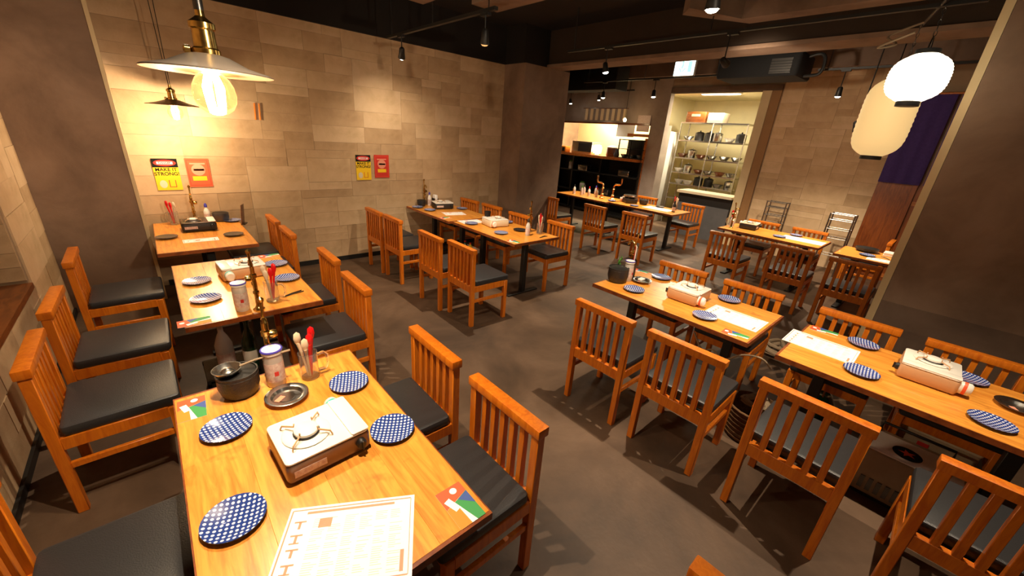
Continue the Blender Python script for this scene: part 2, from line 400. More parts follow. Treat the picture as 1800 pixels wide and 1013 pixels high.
# ------------------------------------------------------------------ chair
def make_chair():
    r = empty('dining_chair')
    W2 = .215
    for sgn in (-1, 1):
        MB().bb(.002, .042, sgn*(W2-.019)-.019, sgn*(W2-.019)+.019, 0, .745).build('back_post', 'chair', r, bevel=.003)
        MB().bb(.405, .445, sgn*(W2-.019)-.019, sgn*(W2-.019)+.019, 0, .415).build('leg', 'chair', r, bevel=.003)
        MB().bb(.042, .405, sgn*(W2-.012)-.011, sgn*(W2-.012)+.011, .36, .42).build('side_rail', 'chair', r, bevel=.002)
        MB().bb(.042, .405, sgn*(W2-.018)-.010, sgn*(W2-.018)+.010, .25, .28).build('stretcher', 'chair', r, bevel=.002)
    MB().bb(-.006, .05, -W2-.008, W2+.008, .742, .785).build('top_rail', 'chair', r, bevel=.006, seg=2)
    MB().bb(.006, .036, -W2+.036, W2-.036, .35, .42).build('lower_rail', 'chair', r, bevel=.002)
    MB().bb(.412, .438, -W2+.036, W2-.036, .36, .415).build('front_rail', 'chair', r, bevel=.002)
    me = MB().bb(.008, .036, -.0135, .0135, .418, .745).mesh('slat', 'chair', bevel=.002)
    for k in range(5):
        link('slat', me, r, (0, (k-2)*.0605, 0))
    MB().rbox(.048, .462, -.212, .212, .42, .472, r=.022).build('seat', 'vinyl', r)
    return r
def chair(x, y, face, label, group=None, jitter=0):
    rz = {'+x': 0, '-x': PI, '+y': PI/2, '-y': -PI/2}[face] + jitter
    return proto('chair', make_chair, label, 'chair', (x, y, 0), rz, group)

# ------------------------------------------------------------------ table (local origin at the middle, long side on y)
def make_table_fn(w=.70, l=1.2):
    def fn():
        r = empty('dining_table')
        n = 4; pw = w/n
        for k in range(n):
            MB().bb(-w/2+k*pw+.0001, -w/2+(k+1)*pw-.0001, -l/2+.012, l/2-.012, .672, .70).build('plank', 'table', r, bevel=.0005)
        e = MB().bb(-w/2, w/2, -l/2, -l/2+.012, .67, .699).bb(-w/2, w/2, l/2-.012, l/2, .67, .699).bb(-w/2-.004, -w/2, -l/2, l/2, .67, .699).bb(w/2, w/2+.004, -l/2, l/2, .67, .699)
        e.build('edge_band', 'table_edge', r)
        for sgn in (-1, 1):
            y = sgn*(l/2-.2)
            MB().bb(-.03, .03, y-.03, y+.03, .02, .64).build('leg', 'black', r, bevel=.004)
            MB().bb(-.24, .24, y-.035, y+.035, .0, .02).build('foot', 'black', r, bevel=.004)
            MB().bb(-.27, .27, y-.02, y+.02, .64, .67).build('bracket', 'black', r)
        MB().bb(-.02, .02, -l/2+.2, l/2-.2, .60, .64).build('crossbar', 'black', r)
        return r
    return fn
def table(x, y, label, l=1.2, w=.70):
    return proto('table%.2f_%.2f' % (l, w), make_table_fn(w, l), label, 'table', (x, y, 0), 0)

# ------------------------------------------------------------------ table-top things (z = tabletop)
T = .70
def make_plate(kind):
    def fn():
        r = empty('plate')
        MB().lathe([(.0, .003), (.045, .003), (.05, .006), (.074, .0135), (.080, .0155), (.0815, .0175), (.079, .0172), (.05, .0085), (.0, .0065)][::1], n=28).build('dish', 'plate' if kind == 'blue' else 'dark_plate', r)
        MB().lathe([(.0, 0), (.046, 0), (.046, .004), (.052, .0045), (.0818, .0160), (.0818, .0150), (.052, .0030), (.05, .0025)], n=28).build('underside', 'plate_rim' if kind == 'blue' else 'dark_plate', r)
        return r
    return fn
def plate(x, y, label, kind='blue', z=T, rz=0, s=1):
    o = proto('plate'+kind, make_plate(kind), label, 'plate', (x, y, z), rz + random.uniform(0, 3), None); return o
def make_stove(body, top, band='orange_red'):
    def fn():
        r = empty('gas_stove'); r.scale = (.83, .86, 1.0)   # canister bay at +x, canister end at +y, knob at -y
        MB().rbox(-.165, .165, -.135, .135, .008, .082, r=.02).build('body', body, r)
        MB().rbox(-.163, .163, -.133, .133, .0825, .090, r=.02).build('top_plate', top, r)
        MB().lathe([(.085, 0), (.092, .004), (.085, .008), (.06, .003)], c=(-.045, 0, .09), n=24).build('drip_tray', top, r)
        b = MB().lathe([(.03, 0), (.046, .004), (.046, .016), (.036, .021), (0, .021)], c=(-.045, 0, .093), n=20).build('burner', 'white', r)
        MB().lathe([(.047, .0), (.051, .003), (.047, .007)], c=(-.045, 0, .093), n=20).build('burner_ring', 'iron', b)
        for k in range(4):
            a = PI/4+k*PI/2; c, s_ = math.cos(a), math.sin(a)
            MB().tube([(-.045+.108*c, .108*s_, .093), (-.045+.10*c, .10*s_, .108), (-.045+.05*c, .05*s_, .110), (-.045+.048*c, .048*s_, .122)], .0035, n=6).build('pan_support', 'tan_enamel', r)
        MB().rbox(.088, .162, -.133, .133, .0905, .096, r=.01).build('canister_cover', 'white', r)
        k = MB().lathe([(.020, 0), (.020, .012), (.014, .02), (0, .02)], c=(.12, -.136, .05), n=16, axis=(0, -1, 0)).build('knob', 'black', r)
        MB().bb(.117, .123, -.164, -.154, .034, .066).build('grip', 'black', k)
        MB().bb(-.14, -.02, -.1362, -.1352, .03, .055).build('name_plate', 'label', r)
        for sx in (-.13, .13):
            for sy in (-.11, .11): MB().cyl((sx, sy, 0), (sx, sy, .01), .008, n=8).build('rubber_foot', 'black', r)
        c = MB().lathe([(.0, 0), (.030, 0), (.034, .006), (.034, .05), (.026, .06), (0, .06)], c=(.118, .128, .048), n=18, axis=(0, 1, 0)).build('canister', 'white', r)
        MB().lathe([(.0345, .02), (.0347, .021), (.0347, .034), (.0345, .035)], c=(.118, .128, .048), n=18, axis=(0, 1, 0)).build('canister_band', band, c)
        return r
    return fn
def stove(x, y, rz, label, body='brown_enamel', top='cream', z=T, band='orange_red'):
    return proto('stove'+body+top+band, make_stove(body, top, band), label, 'stove', (x, y, z), rz)
def make_menu(w, l, seed):
    def fn():
        rnd = random.Random(seed); r = empty('menu_sheet')
        MB().bb(-w/2, w/2, -l/2, l/2, 0, .0012).build('sheet', 'paper', r)
        z = .0014
        b = MB()
        for x0, x1, y0, y1 in ((-w/2+.008, w/2-.012, l/2-.012, l/2-.008), (-w/2+.05, w/2-.06, l/2-.026, l/2-.018), (-w/2+.006, -w/2+.010, -l/2+.01, l/2-.01), (w/2-.012, w/2-.010, -l/2+.01, l/2-.01), (-w/2+.008, w/2-.012, -l/2+.008, -l/2+.012)):
            b.bb(x0, x1, y0, y1, z-.0003, z)
        b.build('printed_border', 'pink_print', r)
        g = MB()
        for k in range(int(l/.042)):             # big pink letter strokes down the left side
            y = l/2-.06-k*.042; x = -w/2+.038
            if y < -l/2+.02: break
            g.bb(x-.016, x+.016, y+.008, y+.013, z-.0003, z).bb(x-.003, x+.004, y-.012, y+.010, z-.0003, z)
            if k % 2: g.bb(x-.014, x+.012, y-.015, y-.011, z-.0003, z)
        g.build('printed_title', 'pink_print', r)
        t = MB()
        for c in range(6):
            x0 = -w/2+.075+c*(w-.1)/6
            y = l/2-.045
            while y > -l/2+.02:
                if rnd.random() < .75: t.bb(x0, x0+rnd.uniform(.4, .85)*(w-.1)/6, y-.0016, y, z-.0003, z)
                y -= .0062
        t.build('printed_lines', 'grey_print', r)
        MB().bb(-w/2+.09, -w/2+.125, l/2-.075, l/2-.045, z-.0003, z).build('printed_mark', 'pink_print', r); MB().bb(w/2-.034, w/2-.024, -l/2+.02, -l/2+.08, z-.0003, z).build('printed_mark', 'pink_print', r)
        return r
    return fn
def menu(x, y, rz, label, w=.36, l=.255, z=T):
    return proto('menu%.2f' % w, make_menu(w, l, 3), label, 'menu', (x, y, z), rz)
def make_card():
    r = empty('promo_card'); a, b = .045, .075
    MB().bb(-a, a, -b, b, 0, .0012).build('card', 'paper', r)
    z = .0014
    MB().add([(-a, b, z), (a, b, z), (a, b*.45, z), (-a, b*.05, z)], [(3, 2, 1, 0)]).build('red_print', 'orange_red', r)
    MB().add([(a, b*.45, z), (a, -b, z), (a*.35, -b, z), (-a*.2, b*.2, z)], [(0, 1, 2, 3)]).build('green_print', 'green', r)
    MB().add([(a, b*.43, z+.0002), (a, -b*.3, z+.0002), (a*.1, b*.24, z+.0002)], [(0, 1, 2)]).build('blue_print', 'blue', r)
    MB().add([(-a, b*.05, z), (-a*.2, b*.18, z), (-a*.1, -b, z), (-a, -b, z)], [(3, 2, 1, 0)]).build('orange_print', 'orange', r)
    MB().box((-a*.45, b*.15, z+.0004), (.022, .05, .0003), rz=.3).lathe([(0, 0), (.012, 0), (.012, .0004), (0, .0004)], c=(a*.2, b*.72, z), n=14).build('white_print', 'paper', r)
    return r
def card(x, y, rz, label, z=T): return proto('card', make_card, label, 'card', (x, y, z), rz)
def make_pot(m, R=.082, H=.10, lid=True):
    def fn():
        r = empty('pot')
        MB().lathe([(0, 0), (R*.72, 0), (R*.86, .012), (R, H*.45), (R*.99, H*.9), (R, H), (R*.93, H), (R*.92, H*.5), (R*.7, .012), (0, .012)], n=28).build('bowl', m, r)
        MB().tube([(R*.97*math.cos(a), R*.97*math.sin(a), H*.86) for a in [k*2*PI/24 for k in range(24)]], .003, n=6, closed=True).build('rim_bead', m, r)
        if lid:
            MB().lathe([(R*.9, H*.97), (R*.5, H+.004), (.012, H+.006), (0, H+.006)][::1], n=24).build('ash_filling', 'black', r)
        return r
    return fn
def pot(x, y, label, m='iron', R=.082, H=.10, z=T): return proto('pot%s%.3f' % (m, R), make_pot(m, R, H), label, 'pot', (x, y, z))
def make_jar():
    r = empty('dispenser_jar')
    r.scale = (.82, .82, .93)
    MB().lathe([(0, 0), (.042, 0), (.046, .008), (.046, .15), (.043, .165), (.043, .17), (0, .17)], n=24).build('body', 'plastic', r)
    MB().lathe([(.0465, .03), (.0468, .032), (.0468, .125), (.0465, .127)], n=24).build('paper_label', 'label', r)
    c = MB().lathe([(.044, .168), (.049, .170), (.049, .184), (.044, .190), (.030, .191), (0, .191)], n=24).build('lid', 'white', r)
    MB().tube([(.047*math.cos(a), .047*math.sin(a), .186) for a in [k*2*PI/20 for k in range(20)]], .0055, n=6, closed=True).build('lid_ring', 'blue_cap', c)
    MB().box((0, -.0471, .075), (.02, .0008, .022)).build('red_mark', 'red_print', r)
    return r
def jar(x, y, label, z=T, rz=0): return proto('jar', make_jar, label, 'jar', (x, y, z), rz)
def make_mug(red=True):
    def fn():
        r = empty('glass_mug')
        MB().lathe([(0, 0), (.036, 0), (.038, .006), (.040, .13), (.037, .13), (.035, .012), (0, .010)], n=20).build('glass', 'glass', r)
        MB().tube([(.038, 0, .108), (.062, 0, .114), (.078, 0, .096), (.080, 0, .055), (.066, 0, .028), (.038, 0, .026)], .0075, n=8).build('handle', 'glass', r)
        for i, (a, b, L, m) in enumerate(((-.014, .004, .235, 'utensil'), (-.004, -.012, .215, 'utensil'), (.012, .008, .245, 'red'), (.006, -.004, .225, 'red'))):
            s_ = MB().tube([(a*.4, b*.4, .014), (a*1.5, b*1.5, .13), (a*2.2, b*2.2, L-.055)], [.005, .006, .008], n=8).build('tongs' if i < 2 else 'spoon', m, r)
            MB().lathe([(0, 0), (.010, .006), (.015, .028), (.012, .052), (0, .062)], c=(a*2.2, b*2.2, L-.062), n=10, sy=.5).build('tip' if i < 2 else 'spoon_bowl', m, s_)
        return r
    return fn
def mug(x, y, label, rz=0, z=T): return proto('mug', make_mug(), label, 'mug', (x, y, z), rz)
def make_tap():
    r = empty('beverage_tap')
    MB().lathe([(0, 0), (.032, 0), (.032, .006), (.020, .014), (.013, .03), (.012, .10), (.017, .105), (.017, .118), (.012, .123), (.0115, .20), (.018, .206), (.018, .226), (.012, .232), (.011, .27)], n=16).build('column', 'brass', r)
    MB().tube([(0, 0, .262), (0, -.012, .288), (0, -.04, .298), (0, -.062, .288), (0, -.068, .262)], [.010, .010, .009, .0085, .008], n=10).build('spout', 'brass', r)
    MB().lathe([(0, 0), (.017, .002), (.020, .016), (.015, .032), (0, .034)], c=(.012, 0, .205), n=12, axis=(1, 0, 0)).build('valve_body', 'brass', r)
    h = MB().tube([(0, 0, .27), (.004, .006, .315), (.006, .012, .36)], [.008, .006, .009], n=10).build('lever', 'brass', r)
    MB().lathe([(0, 0), (.012, .006), (.013, .018), (0, .03)], c=(.006, .012, .355), n=12).build('lever_knob', 'brass', h)
    MB().lathe([(.014, 0), (.014, .018), (.010, .022), (0, .022)], c=(0, -.016, .16), n=12, axis=(0, -1, 0)).build('gauge', 'brass', r)
    MB().box((0, 0, -.02), (.05, .04, .04)).build('clamp', 'dsteel', r)
    return r
def tap(x, y, label, rz=0, z=T): return proto('tap', make_tap, label, 'tap', (x, y, z), rz)
def make_bottle(m='white', cap='black'):
    def fn():
        r = empty('sauce_bottle')
        MB().lathe([(0, 0), (.026, 0), (.028, .006), (.028, .11), (.018, .14), (.012, .15), (.012, .165)], n=16).build('body', m, r)
        MB().lathe([(.0284, .02), (.0286, .022), (.0286, .09), (.0284, .092)], n=16).build('paper_label', 'label', r)
        MB().lathe([(.014, .16), (.014, .182), (.006, .20), (0, .20)], n=14).build('cap', cap, r)
        return r
    return fn
def bottle(x, y, label, m='white', cap='blue_cap', z=T): return proto('bottle'+m+cap, make_bottle(m, cap), label, 'bottle', (x, y, z))
def make_steel_plate():
    r = empty('steel_plate')
    MB().lathe([(0, 0), (.052, 0), (.058, .004), (.062, .014), (.080, .019), (.082, .021), (.080, .022), (.060, .017), (.052, .005), (0, .004)], n=30).build('dish', 'steel', r)
    MB().lathe([(.0, .0045), (.03, .0045), (.033, .007), (.0, .007)], n=20).build('centre_boss', 'steel', r)
    MB().box((-.025, .01, .0072), (.04, .022, .0004), rz=.4).build('red_print', 'pink_print', r)
    return r
def splate(x, y, label, z=T, rz=0): return proto('splate', make_steel_plate, label, 'plate', (x, y, z), rz)
def make_strainer():
    r = empty('ladle')
    MB().lathe([(0, 0), (.03, .004), (.044, .02), (.052, .032), (.049, .032), (.04, .018), (.028, .006), (0, .003)], n=20).build('bowl', 'steel', r)
    MB().lathe([(0, .012), (.02, .014), (.026, .022), (.014, .030), (0, .031)], n=10).build('inner_cup', 'steel', r)
    MB().tube([(.045, 0, .03), (.10, 0, .042), (.23, 0, .05)], [.005, .004, .005], n=8).build('handle', 'rope', r)
    return r
def make_napkin():
    r = empty('napkin_holder')
    MB().bb(-.03, .03, -.045, .045, 0, .012).build('base', 'black', r)
    MB().bb(-.03, -.026, -.045, .045, .012, .10).build('side', 'dsteel', r); MB().bb(.026, .03, -.045, .045, .012, .10).build('side', 'dsteel', r)
    MB().bb(-.02, .02, -.04, .04, .012, .15).build('napkins', 'paper', r, bevel=.004)
    return r
def napkin(x, y, label, z=T): return proto('napkin', make_napkin, label, 'napkin holder', (x, y, z))


# ------------------------------------------------------------------ tables
table(.235, 1.25, 'nearest wooden table, at the left, with the big menu sheet and white-topped stove')
table(.32, 3.14, 'second wooden table of the left row, between the nearest and the wall table')
table(.25, 4.72, 'wooden table against the block wall under the yellow and orange signs beside the left column')
table(3.07, 4.79, 'wooden table of the middle row that touches the block wall', l=1.14)
table(3.11, 3.59, 'wooden table of the middle row, dark tumbler and glass mug on it')
table(2.90, 1.18, 'right-hand wooden table with the dark round pot and white jar on its left end')
table(2.90, -.17, 'wooden table at the right edge of the photo, menu sheet on its left end')
table(6.76, 5.12, 'far wooden table beside the concrete pillar before the kitchen, crowded with bottles', l=1.3)
table(6.84, 3.80, 'far wooden table in front of the kitchen doorway with a shallow pan on it', l=1.3)
table(6.60, 1.65, 'wooden table before the far block wall with a dark stove at its left end', l=1.28)
table(6.50, .24, 'wooden table half hidden by the right concrete column, with a black pan on it')

# ------------------------------------------------------------------ chairs
CH = [(-.58, 4.05, '+x', 'dark-seated wooden chair in front of the left concrete column, farthest of the left wall chairs'),
 (-.58, 3.12, '+x', 'wooden chair by the left wall, middle of the three fully seen there'),
 (-.58, 2.47, '+x', 'wooden chair by the left wall whose shadow bars fall on the wall behind it'),
 (-.56, 1.36, '+x', 'wooden chair cut by the lower left corner of the photo'),
 (.93, 1.54, '-x', 'wooden chair on the aisle side of the nearest table, beside its far right corner'),
 (.93, .97, '-x', 'slatted wooden chair on the aisle side of the nearest table, beside the colourful card'),
 (.90, -.06, '-x', 'chair at the bottom edge of the photo of which only the top rail corner shows'),
 (.93, 2.58, '-x', 'wooden chair on the aisle side of the second left table, the nearer of its two'),
 (.97, 3.27, '-x', 'wooden chair on the aisle side of the second left table, the farther of its two'),
 (.89, 4.20, '-x', 'wooden chair at the right side of the wall table under the signs, the nearer one'),
 (.89, 4.80, '-x', 'wooden chair at the right side of the signs table, next to the wall'),
 (1.98, 4.84, '+x', 'chair nearest to the block wall in the middle row, its back to the aisle'),
 (2.00, 4.36, '+x', 'second chair from the block wall in the middle row, its back to the aisle'),
 (1.99, 3.47, '+x', 'third chair from the block wall in the middle row, its back to the aisle'),
 (2.05, 2.99, '+x', 'nearest chair of the middle row with its back to the aisle'),
 (3.72, 5.14, '-x', 'chair behind the middle tables next to the block wall, facing the camera'),
 (3.74, 4.60, '-x', 'second chair from the block wall behind the middle tables, facing the camera'),
 (3.70, 3.92, '-x', 'chair behind the dark tumbler of the middle tables, facing the camera'),
 (3.80, 3.26, '-x', 'chair at the near end of the middle tables, its whole seat showing'),
 (2.00, 1.29, '+x', 'slatted chair in front of the dark-pot table, the left one of two'),
 (2.01, .745, '+x', 'slatted chair in front of the dark-pot table, the right one of two'),
 (2.00, .14, '+x', 'big slatted chair in front of the right edge table, next to the wicker basket'),
 (2.00, -.48, '+x', 'slatted chair in the lower right corner of the photo'),
 (3.49, 1.47, '-x', 'chair behind the right-hand table, beside the blue plate at its left end'),
 (3.49, .88, '-x', 'chair behind the right-hand table, beside the blue plate near its right end'),
 (3.49, .20, '-x', 'chair behind the table at the right edge, between the card and the stove'),
 (3.49, -.36, '-x', 'chair behind the stove of the table at the right edge, cut by the frame'),
 (5.28, 4.92, '+x', 'far chair beside the concrete pillar, its plain back towards the camera'),
 (5.40, 3.97, '+x', 'middle one of the three far chairs before the kitchen table'),
 (5.46, 3.25, '+x', 'rightmost of the three far chairs before the kitchen table'),
 (7.55, 4.25, '-x', 'chair behind the far kitchen table, under the shallow pan'),
 (7.62, 3.32, '-x', 'chair behind the right end of the far kitchen table before the grey counter'),
 (5.43, 1.85, '+x', 'leftmost of the three chairs in front of the tables at the far block wall'),
 (5.45, 1.12, '+x', 'middle one of the three chairs in front of the tables at the far block wall'),
 (5.40, .53, '+x', 'rightmost of the three chairs before the far block wall, beside the concrete column'),
 (7.14, 1.94, '-x', 'chair behind the far stove table against the block wall, the left one'),
 (7.14, 1.32, '-x', 'chair behind the far stove table against the block wall, the right one')]
for i, (x, y, f, lab) in enumerate(CH):
    chair(x, y, f, lab, jitter=random.Random(i).uniform(-.02, .02))
chair(7.45, .42, '-y', 'chair before the wooden door whose dark seat shows behind the black pan', jitter=PI)

# ------------------------------------------------------------------ near left table
plate(.022, 1.525, 'blue patterned plate left of the stove on the nearest table, near the small card')
plate(-.017, 1.09, 'blue patterned plate at the left edge of the nearest table beside the menu sheet')
plate(.479, 1.548, 'blue patterned plate behind the stove on the nearest table, next to the glass mug')
plate(.502, 1.161, 'blue patterned plate right of the stove on the nearest table')
stove(.262, 1.235, .05, 'white-topped portable gas stove with brown metallic sides on the nearest table', 'brown_enamel', 'white', band='teal')
menu(.211, .832, -.518, 'large white menu sheet with pink border and title on the nearest table')
card(-.066, 1.74, -.05, 'small colourful card at the far left corner of the nearest table')
card(.525, .735, .0, 'small red, green and blue card at the right corner of the nearest table')
pot(.10, 1.745, 'black cast iron pot holding a steel ladle on the far end of the nearest table', 'iron', .075, .11)
lad = make_strainer(); lad.location = (.07, 1.735, T+.107); lad.rotation_euler = (0, -.02, -.12)
tag(lad, 'steel ladle with cream handle resting across the black pot of the nearest table', 'ladle')
splate(.241, 1.60, 'round steel plate with red print between pot and stove on the nearest table', rz=.3)
jar(.232, 1.735, 'pale dispenser jar with purple-blue lid ring on the nearest table beside the brass tap')
mug(.362, 1.705, 'glass mug with cream tongs and red spoons on the far end of the nearest table', rz=-.1)
tap(.232, 1.815, 'brass beverage tap rising behind the jar of the nearest table', rz=0)
# ------------------------------------------------------------------ second left table
plate(.082, 3.27, 'blue patterned plate on the second left table, left of the stove, the farther one')
plate(.096, 2.905, 'blue patterned plate on the second left table next to the card and the jar')
plate(.585, 3.05, 'blue patterned plate on the second left table, right side, nearer to the mug')
plate(.594, 3.42, 'blue patterned plate on the second left table, right side, farther from the mug')
stove(.35, 3.30, PI+.06, 'white-topped portable gas stove on the second left table', 'tan_enamel', 'white', band='teal')
card(.012, 2.60, PI/2, 'small white and red card at the near left corner of the second left table')
card(.60, 3.69, PI/2, 'small red and white card at the far right corner of the second left table')
jar(.248, 2.64, 'pale dispenser jar with blue-rimmed lid on the near edge of the second left table')
mug(.42, 2.70, 'glass mug with red and cream spoons on the near edge of the second left table', rz=-.5)
tap(.325, 2.60, 'brass beverage tap at the near edge of the second left table', rz=PI)
def small_fork(x, y, rz, lab):
    r = thing('tongs', lab, 'tongs', (x, y, T), rz)
    MB().tube([(-.07, 0, .004), (0, .004, .008), (.07, .012, .004)], .0035, n=6).build('arm', 'dsteel', r)
    MB().tube([(-.07, 0, .004), (0, -.006, .006), (.07, -.012, .004)], .0035, n=6).build('arm', 'dsteel', r)
small_fork(.545, 2.74, .35, 'dark metal tongs lying on the second left table beside the mug')
# ------------------------------------------------------------------ wall table
plate(-.02, 4.64, 'dark round dish at the left side of the wall table under the signs', 'dark')
plate(.47, 4.52, 'dark round dish at the right side of the wall table under the signs', 'dark')
plate(.55, 5.16, 'blue plate near the wall on the wall table, under the grey bowl', 'blue')
stove(.24, 4.90, 0, 'black-sided portable stove in the middle of the wall table under the signs', 'iron', 'dsteel')
pot(.46, 5.22, 'grey rounded bowl at the back of the wall table under the orange sign', 'grey_pot', .075, .09)
mug(.07, 5.20, 'glass mug with red and cream spoons at the back left of the wall table', rz=2.5)
bottle(.345, 5.20, 'white bottle with a blue cap at the back of the wall table', 'white', 'blue_cap')
tap(.24, 5.24, 'brass beverage tap at the back of the wall table under the signs', rz=0)
menu(.21, 4.45, 0, 'small menu strip lying before the black stove of the wall table', w=.26, l=.12)
st = thing('menu_stand', 'upright brown menu stand at the right side of the wall table', 'menu stand', (.63, 4.98, T), 1.2)
MB().bb(-.05, .05, -.02, .02, 0, .01).build('base', 'dsteel', st); MB().box((0, 0, .11), (.11, .006, .20), mat=Matrix.Rotation(.1, 3, 'X')).build('panel', 'ledge', st, bevel=.002)
# ------------------------------------------------------------------ middle tables
plate(2.797, 5.18, 'blue plate on the wall-side middle table beside the small dark pot')
plate(2.857, 4.93, 'blue plate on the wall-side middle table, near edge, in front of the dark stove')
plate(3.36, 4.86, 'blue plate on the wall-side middle table, right of the dark stove')
stove(3.13, 5.04, -.25, 'black-sided stove with white top on the wall-side middle table', 'iron', 'white')
menu(3.06, 4.62, -.25, 'white menu sheet on the wall-side middle table', w=.30, l=.2)
card(2.79, 4.42, 1.5, 'small card on the near edge of the wall-side middle table')
pot(2.92, 5.28, 'small dark pot at the wall end of the middle tables', 'iron', .065, .09)
napkin(3.17, 5.31, 'white napkins in a holder at the wall end of the middle tables')
bottle(3.06, 5.29, 'white bottle with purple cap at the wall end of the middle tables', 'white', 'blue_cap')
tap(3.0, 5.34, 'thin brass beverage tap against the block wall behind the small dark pot', rz=0)
plate(2.90, 3.98, 'blue plate on the near middle table, in front of the menu sheet')
plate(2.93, 3.43, 'blue plate on the near middle table, between stove and card')
plate(3.39, 3.86, 'blue plate on the near middle table, far edge, right of the stove')
plate(3.24, 3.44, 'dark dish on the near middle table beside the pale bottle', 'dark')
stove(3.14, 3.80, PI-.15, 'white portable gas stove on the near middle table behind two blue plates', 'cream', 'white')
menu(2.98, 4.10, -.1, 'white menu sheet on the near middle table left of the stove', w=.30, l=.15)
card(2.82, 3.09, .0, 'small card at the near corner of the near middle table')
r = thing('tumbler', 'black tumbler on the near middle table beside the joint of the two tables', 'cup', (3.24, 4.09, T))
MB().lathe([(0, 0), (.036, 0), (.043, .12), (.040, .12), (.034, .01), (0, .01)], n=20).build('cup', 'black', r)
MB().lathe([(0, .10), (.039, .10), (0, .101)], n=16).build('filling', 'iron', r)
bottle(3.16, 3.22, 'pale bottle standing beside the glass mug on the near middle table', 'plastic', 'dsteel')
mug(3.36, 3.22, 'glass mug with red spoon on the near end of the middle tables', rz=.3)
tap(3.30, 3.33, 'brass beverage tap with bent arm at the near end of the middle tables', rz=2.6)
small_fork(3.28, 3.08, .2, 'metal tongs at the near end of the middle tables below the mug')
# ------------------------------------------------------------------ right table with the pot
pot(2.77, 1.70, 'dark round pot at the left end of the right-hand table', 'iron', .085, .125)
jar(2.87, 1.665, 'white jar with blue lid beside the dark pot on the right-hand table')
r = thing('utensil_stand', 'tall steel cylinder with red and white papers on the right-hand table', 'utensil stand', (2.965, 1.69, T))
MB().lathe([(0, 0), (.03, 0), (.03, .16), (.028, .16), (.027, .01), (0, .01)], n=16).build('cylinder', 'dsteel', r)
MB().box((0, 0, .20), (.05, .004, .17), rz=.7).build('white_slip', 'paper', r); MB().box((.006, .008, .21), (.03, .004, .13), rz=.7).build('red_slip', 'red_print', r)
splate(2.95, 1.575, 'round steel tray beside the jar on the right-hand table')
r = thing('tea_bag', 'folded white wet towel packet on the small steel tray', 'towel', (2.945, 1.575, T+.019)); MB().rbox(-.03, .03, -.02, .02, 0, .014, r=.006).build('packet', 'white', r)
r = thing('pepper', 'green leafy sprig beside the dark pot on the right-hand table', 'garnish', (2.84, 1.745, T)); MB().tube([(0, 0, 0), (.005, 0, .10), (.0, .01, .19)], .003, n=6).build('stem', 'leaf', r)
for k in range(4): MB().lathe([(0, 0), (.012, .012), (.008, .03), (0, .045)], c=(.01*math.cos(k*1.7), .01*math.sin(k*1.7), .10+.02*k), n=8, sy=.4).build('leaf', 'leaf', r)
plate(3.20, 1.53, 'blue plate at the far edge of the right-hand table, beside the left chair')
plate(2.71, 1.495, 'blue plate at the left end of the right-hand table, in front of the steel tray')
plate(3.20, .95, 'blue plate at the far edge of the right-hand table, right of the stove')
plate(2.70, .922, 'blue plate on the near edge of the right-hand table beside the canister')
stove(2.94, 1.16, PI+.03, 'white portable gas stove in the middle of the right-hand table', 'tan_enamel', 'white')
menu(2.89, .79, -PI/2+.0, 'long white menu sheet at the right end of the right-hand table', w=.36, l=.20)
card(2.605, .68, 0.05, 'colourful card on the near right corner of the right-hand table')
card(3.20, 1.75, .0, 'small pale card at the far left corner of the right-hand table')
tap(3.03, 1.74, 'thin brass beverage tap behind the steel cylinder of the right-hand table', rz=PI)
# ------------------------------------------------------------------ table at the right edge
menu(2.93, .29, -PI/2+.0, 'long white menu sheet on the left end of the table at the right edge', w=.36, l=.22)
card(3.21, .33, .0, 'small blue card at the far left corner of the table at the right edge')
plate(3.185, .12, 'blue patterned plate beside the far edge of the right edge table, right of the menu')
plate(2.73, .063, 'blue patterned plate on the near side of the right edge table, left of the stove')
plate(3.185, -.34, 'blue patterned plate on the right edge table behind the canister')
plate(2.70, -.42, 'blue patterned plate on the right edge table in front of the steel plate')
stove(3.0, -.18, PI+.02, 'white portable gas stove on the table at the right edge of the photo', 'tan_enamel', 'white')
splate(3.0, -.51, 'steel plate cut by the right edge of the photo')
# ------------------------------------------------------------------ far kitchen tables
for i, (x, y, m, c) in enumerate(((6.62, 5.45, 'white', 'dsteel'), (6.66, 5.28, 'plastic', 'leaf'), (6.70, 5.12, 'white', 'red'), (6.84, 5.36, 'plastic', 'dsteel'), (6.76, 4.97, 'plastic', 'red'), (7.0, 5.18, 'plastic', 'blue_cap'))):
    bottle(x, y, ('white bottle with a grey cap at the pillar end of the far kitchen table', 'clear bottle with a green cap among the bottles of the far kitchen table', 'white bottle with a red cap on the far kitchen table', 'clear bottle with a grey cap behind the others on the far kitchen table', 'clear bottle with a red cap beside the bent copper tap', 'clear bottle with a blue cap at the back of the far kitchen table')[i], m, c)
def elbow_tap(x, y, lab, s):
    r = thing('copper_tap', lab, 'tap', (x, y, T))
    MB().lathe([(0, 0), (.05, 0), (.05, .02), (.03, .04), (.03, .09), (.02, .10)], n=14).build('base', 'copper', r)
    MB().tube([(0, 0, .08), (0, 0, .27), (0, s*.03, .30), (0, s*.14, .31), (0, s*.16, .34), (0, s*.16, .43)], .016, n=8).build('pipe', 'copper', r)
    MB().lathe([(.02, 0), (.028, .01), (.02, .02)], c=(0, 0, .2), n=12).build('collar', 'brass', r)
elbow_tap(6.74, 4.82, 'bent copper beverage tap on the far kitchen table, the left one', 1)
elbow_tap(6.82, 4.62, 'bent copper beverage tap on the far kitchen table, the right one', -1)
stove(6.9, 4.27, .9, 'dark stove under the shallow pan of the far kitchen table', 'iron', 'dsteel')
pot(6.9, 4.27, 'wide shallow metal pan on the dark stove of the far kitchen table', 'steel', .13, .05, z=T+.098)
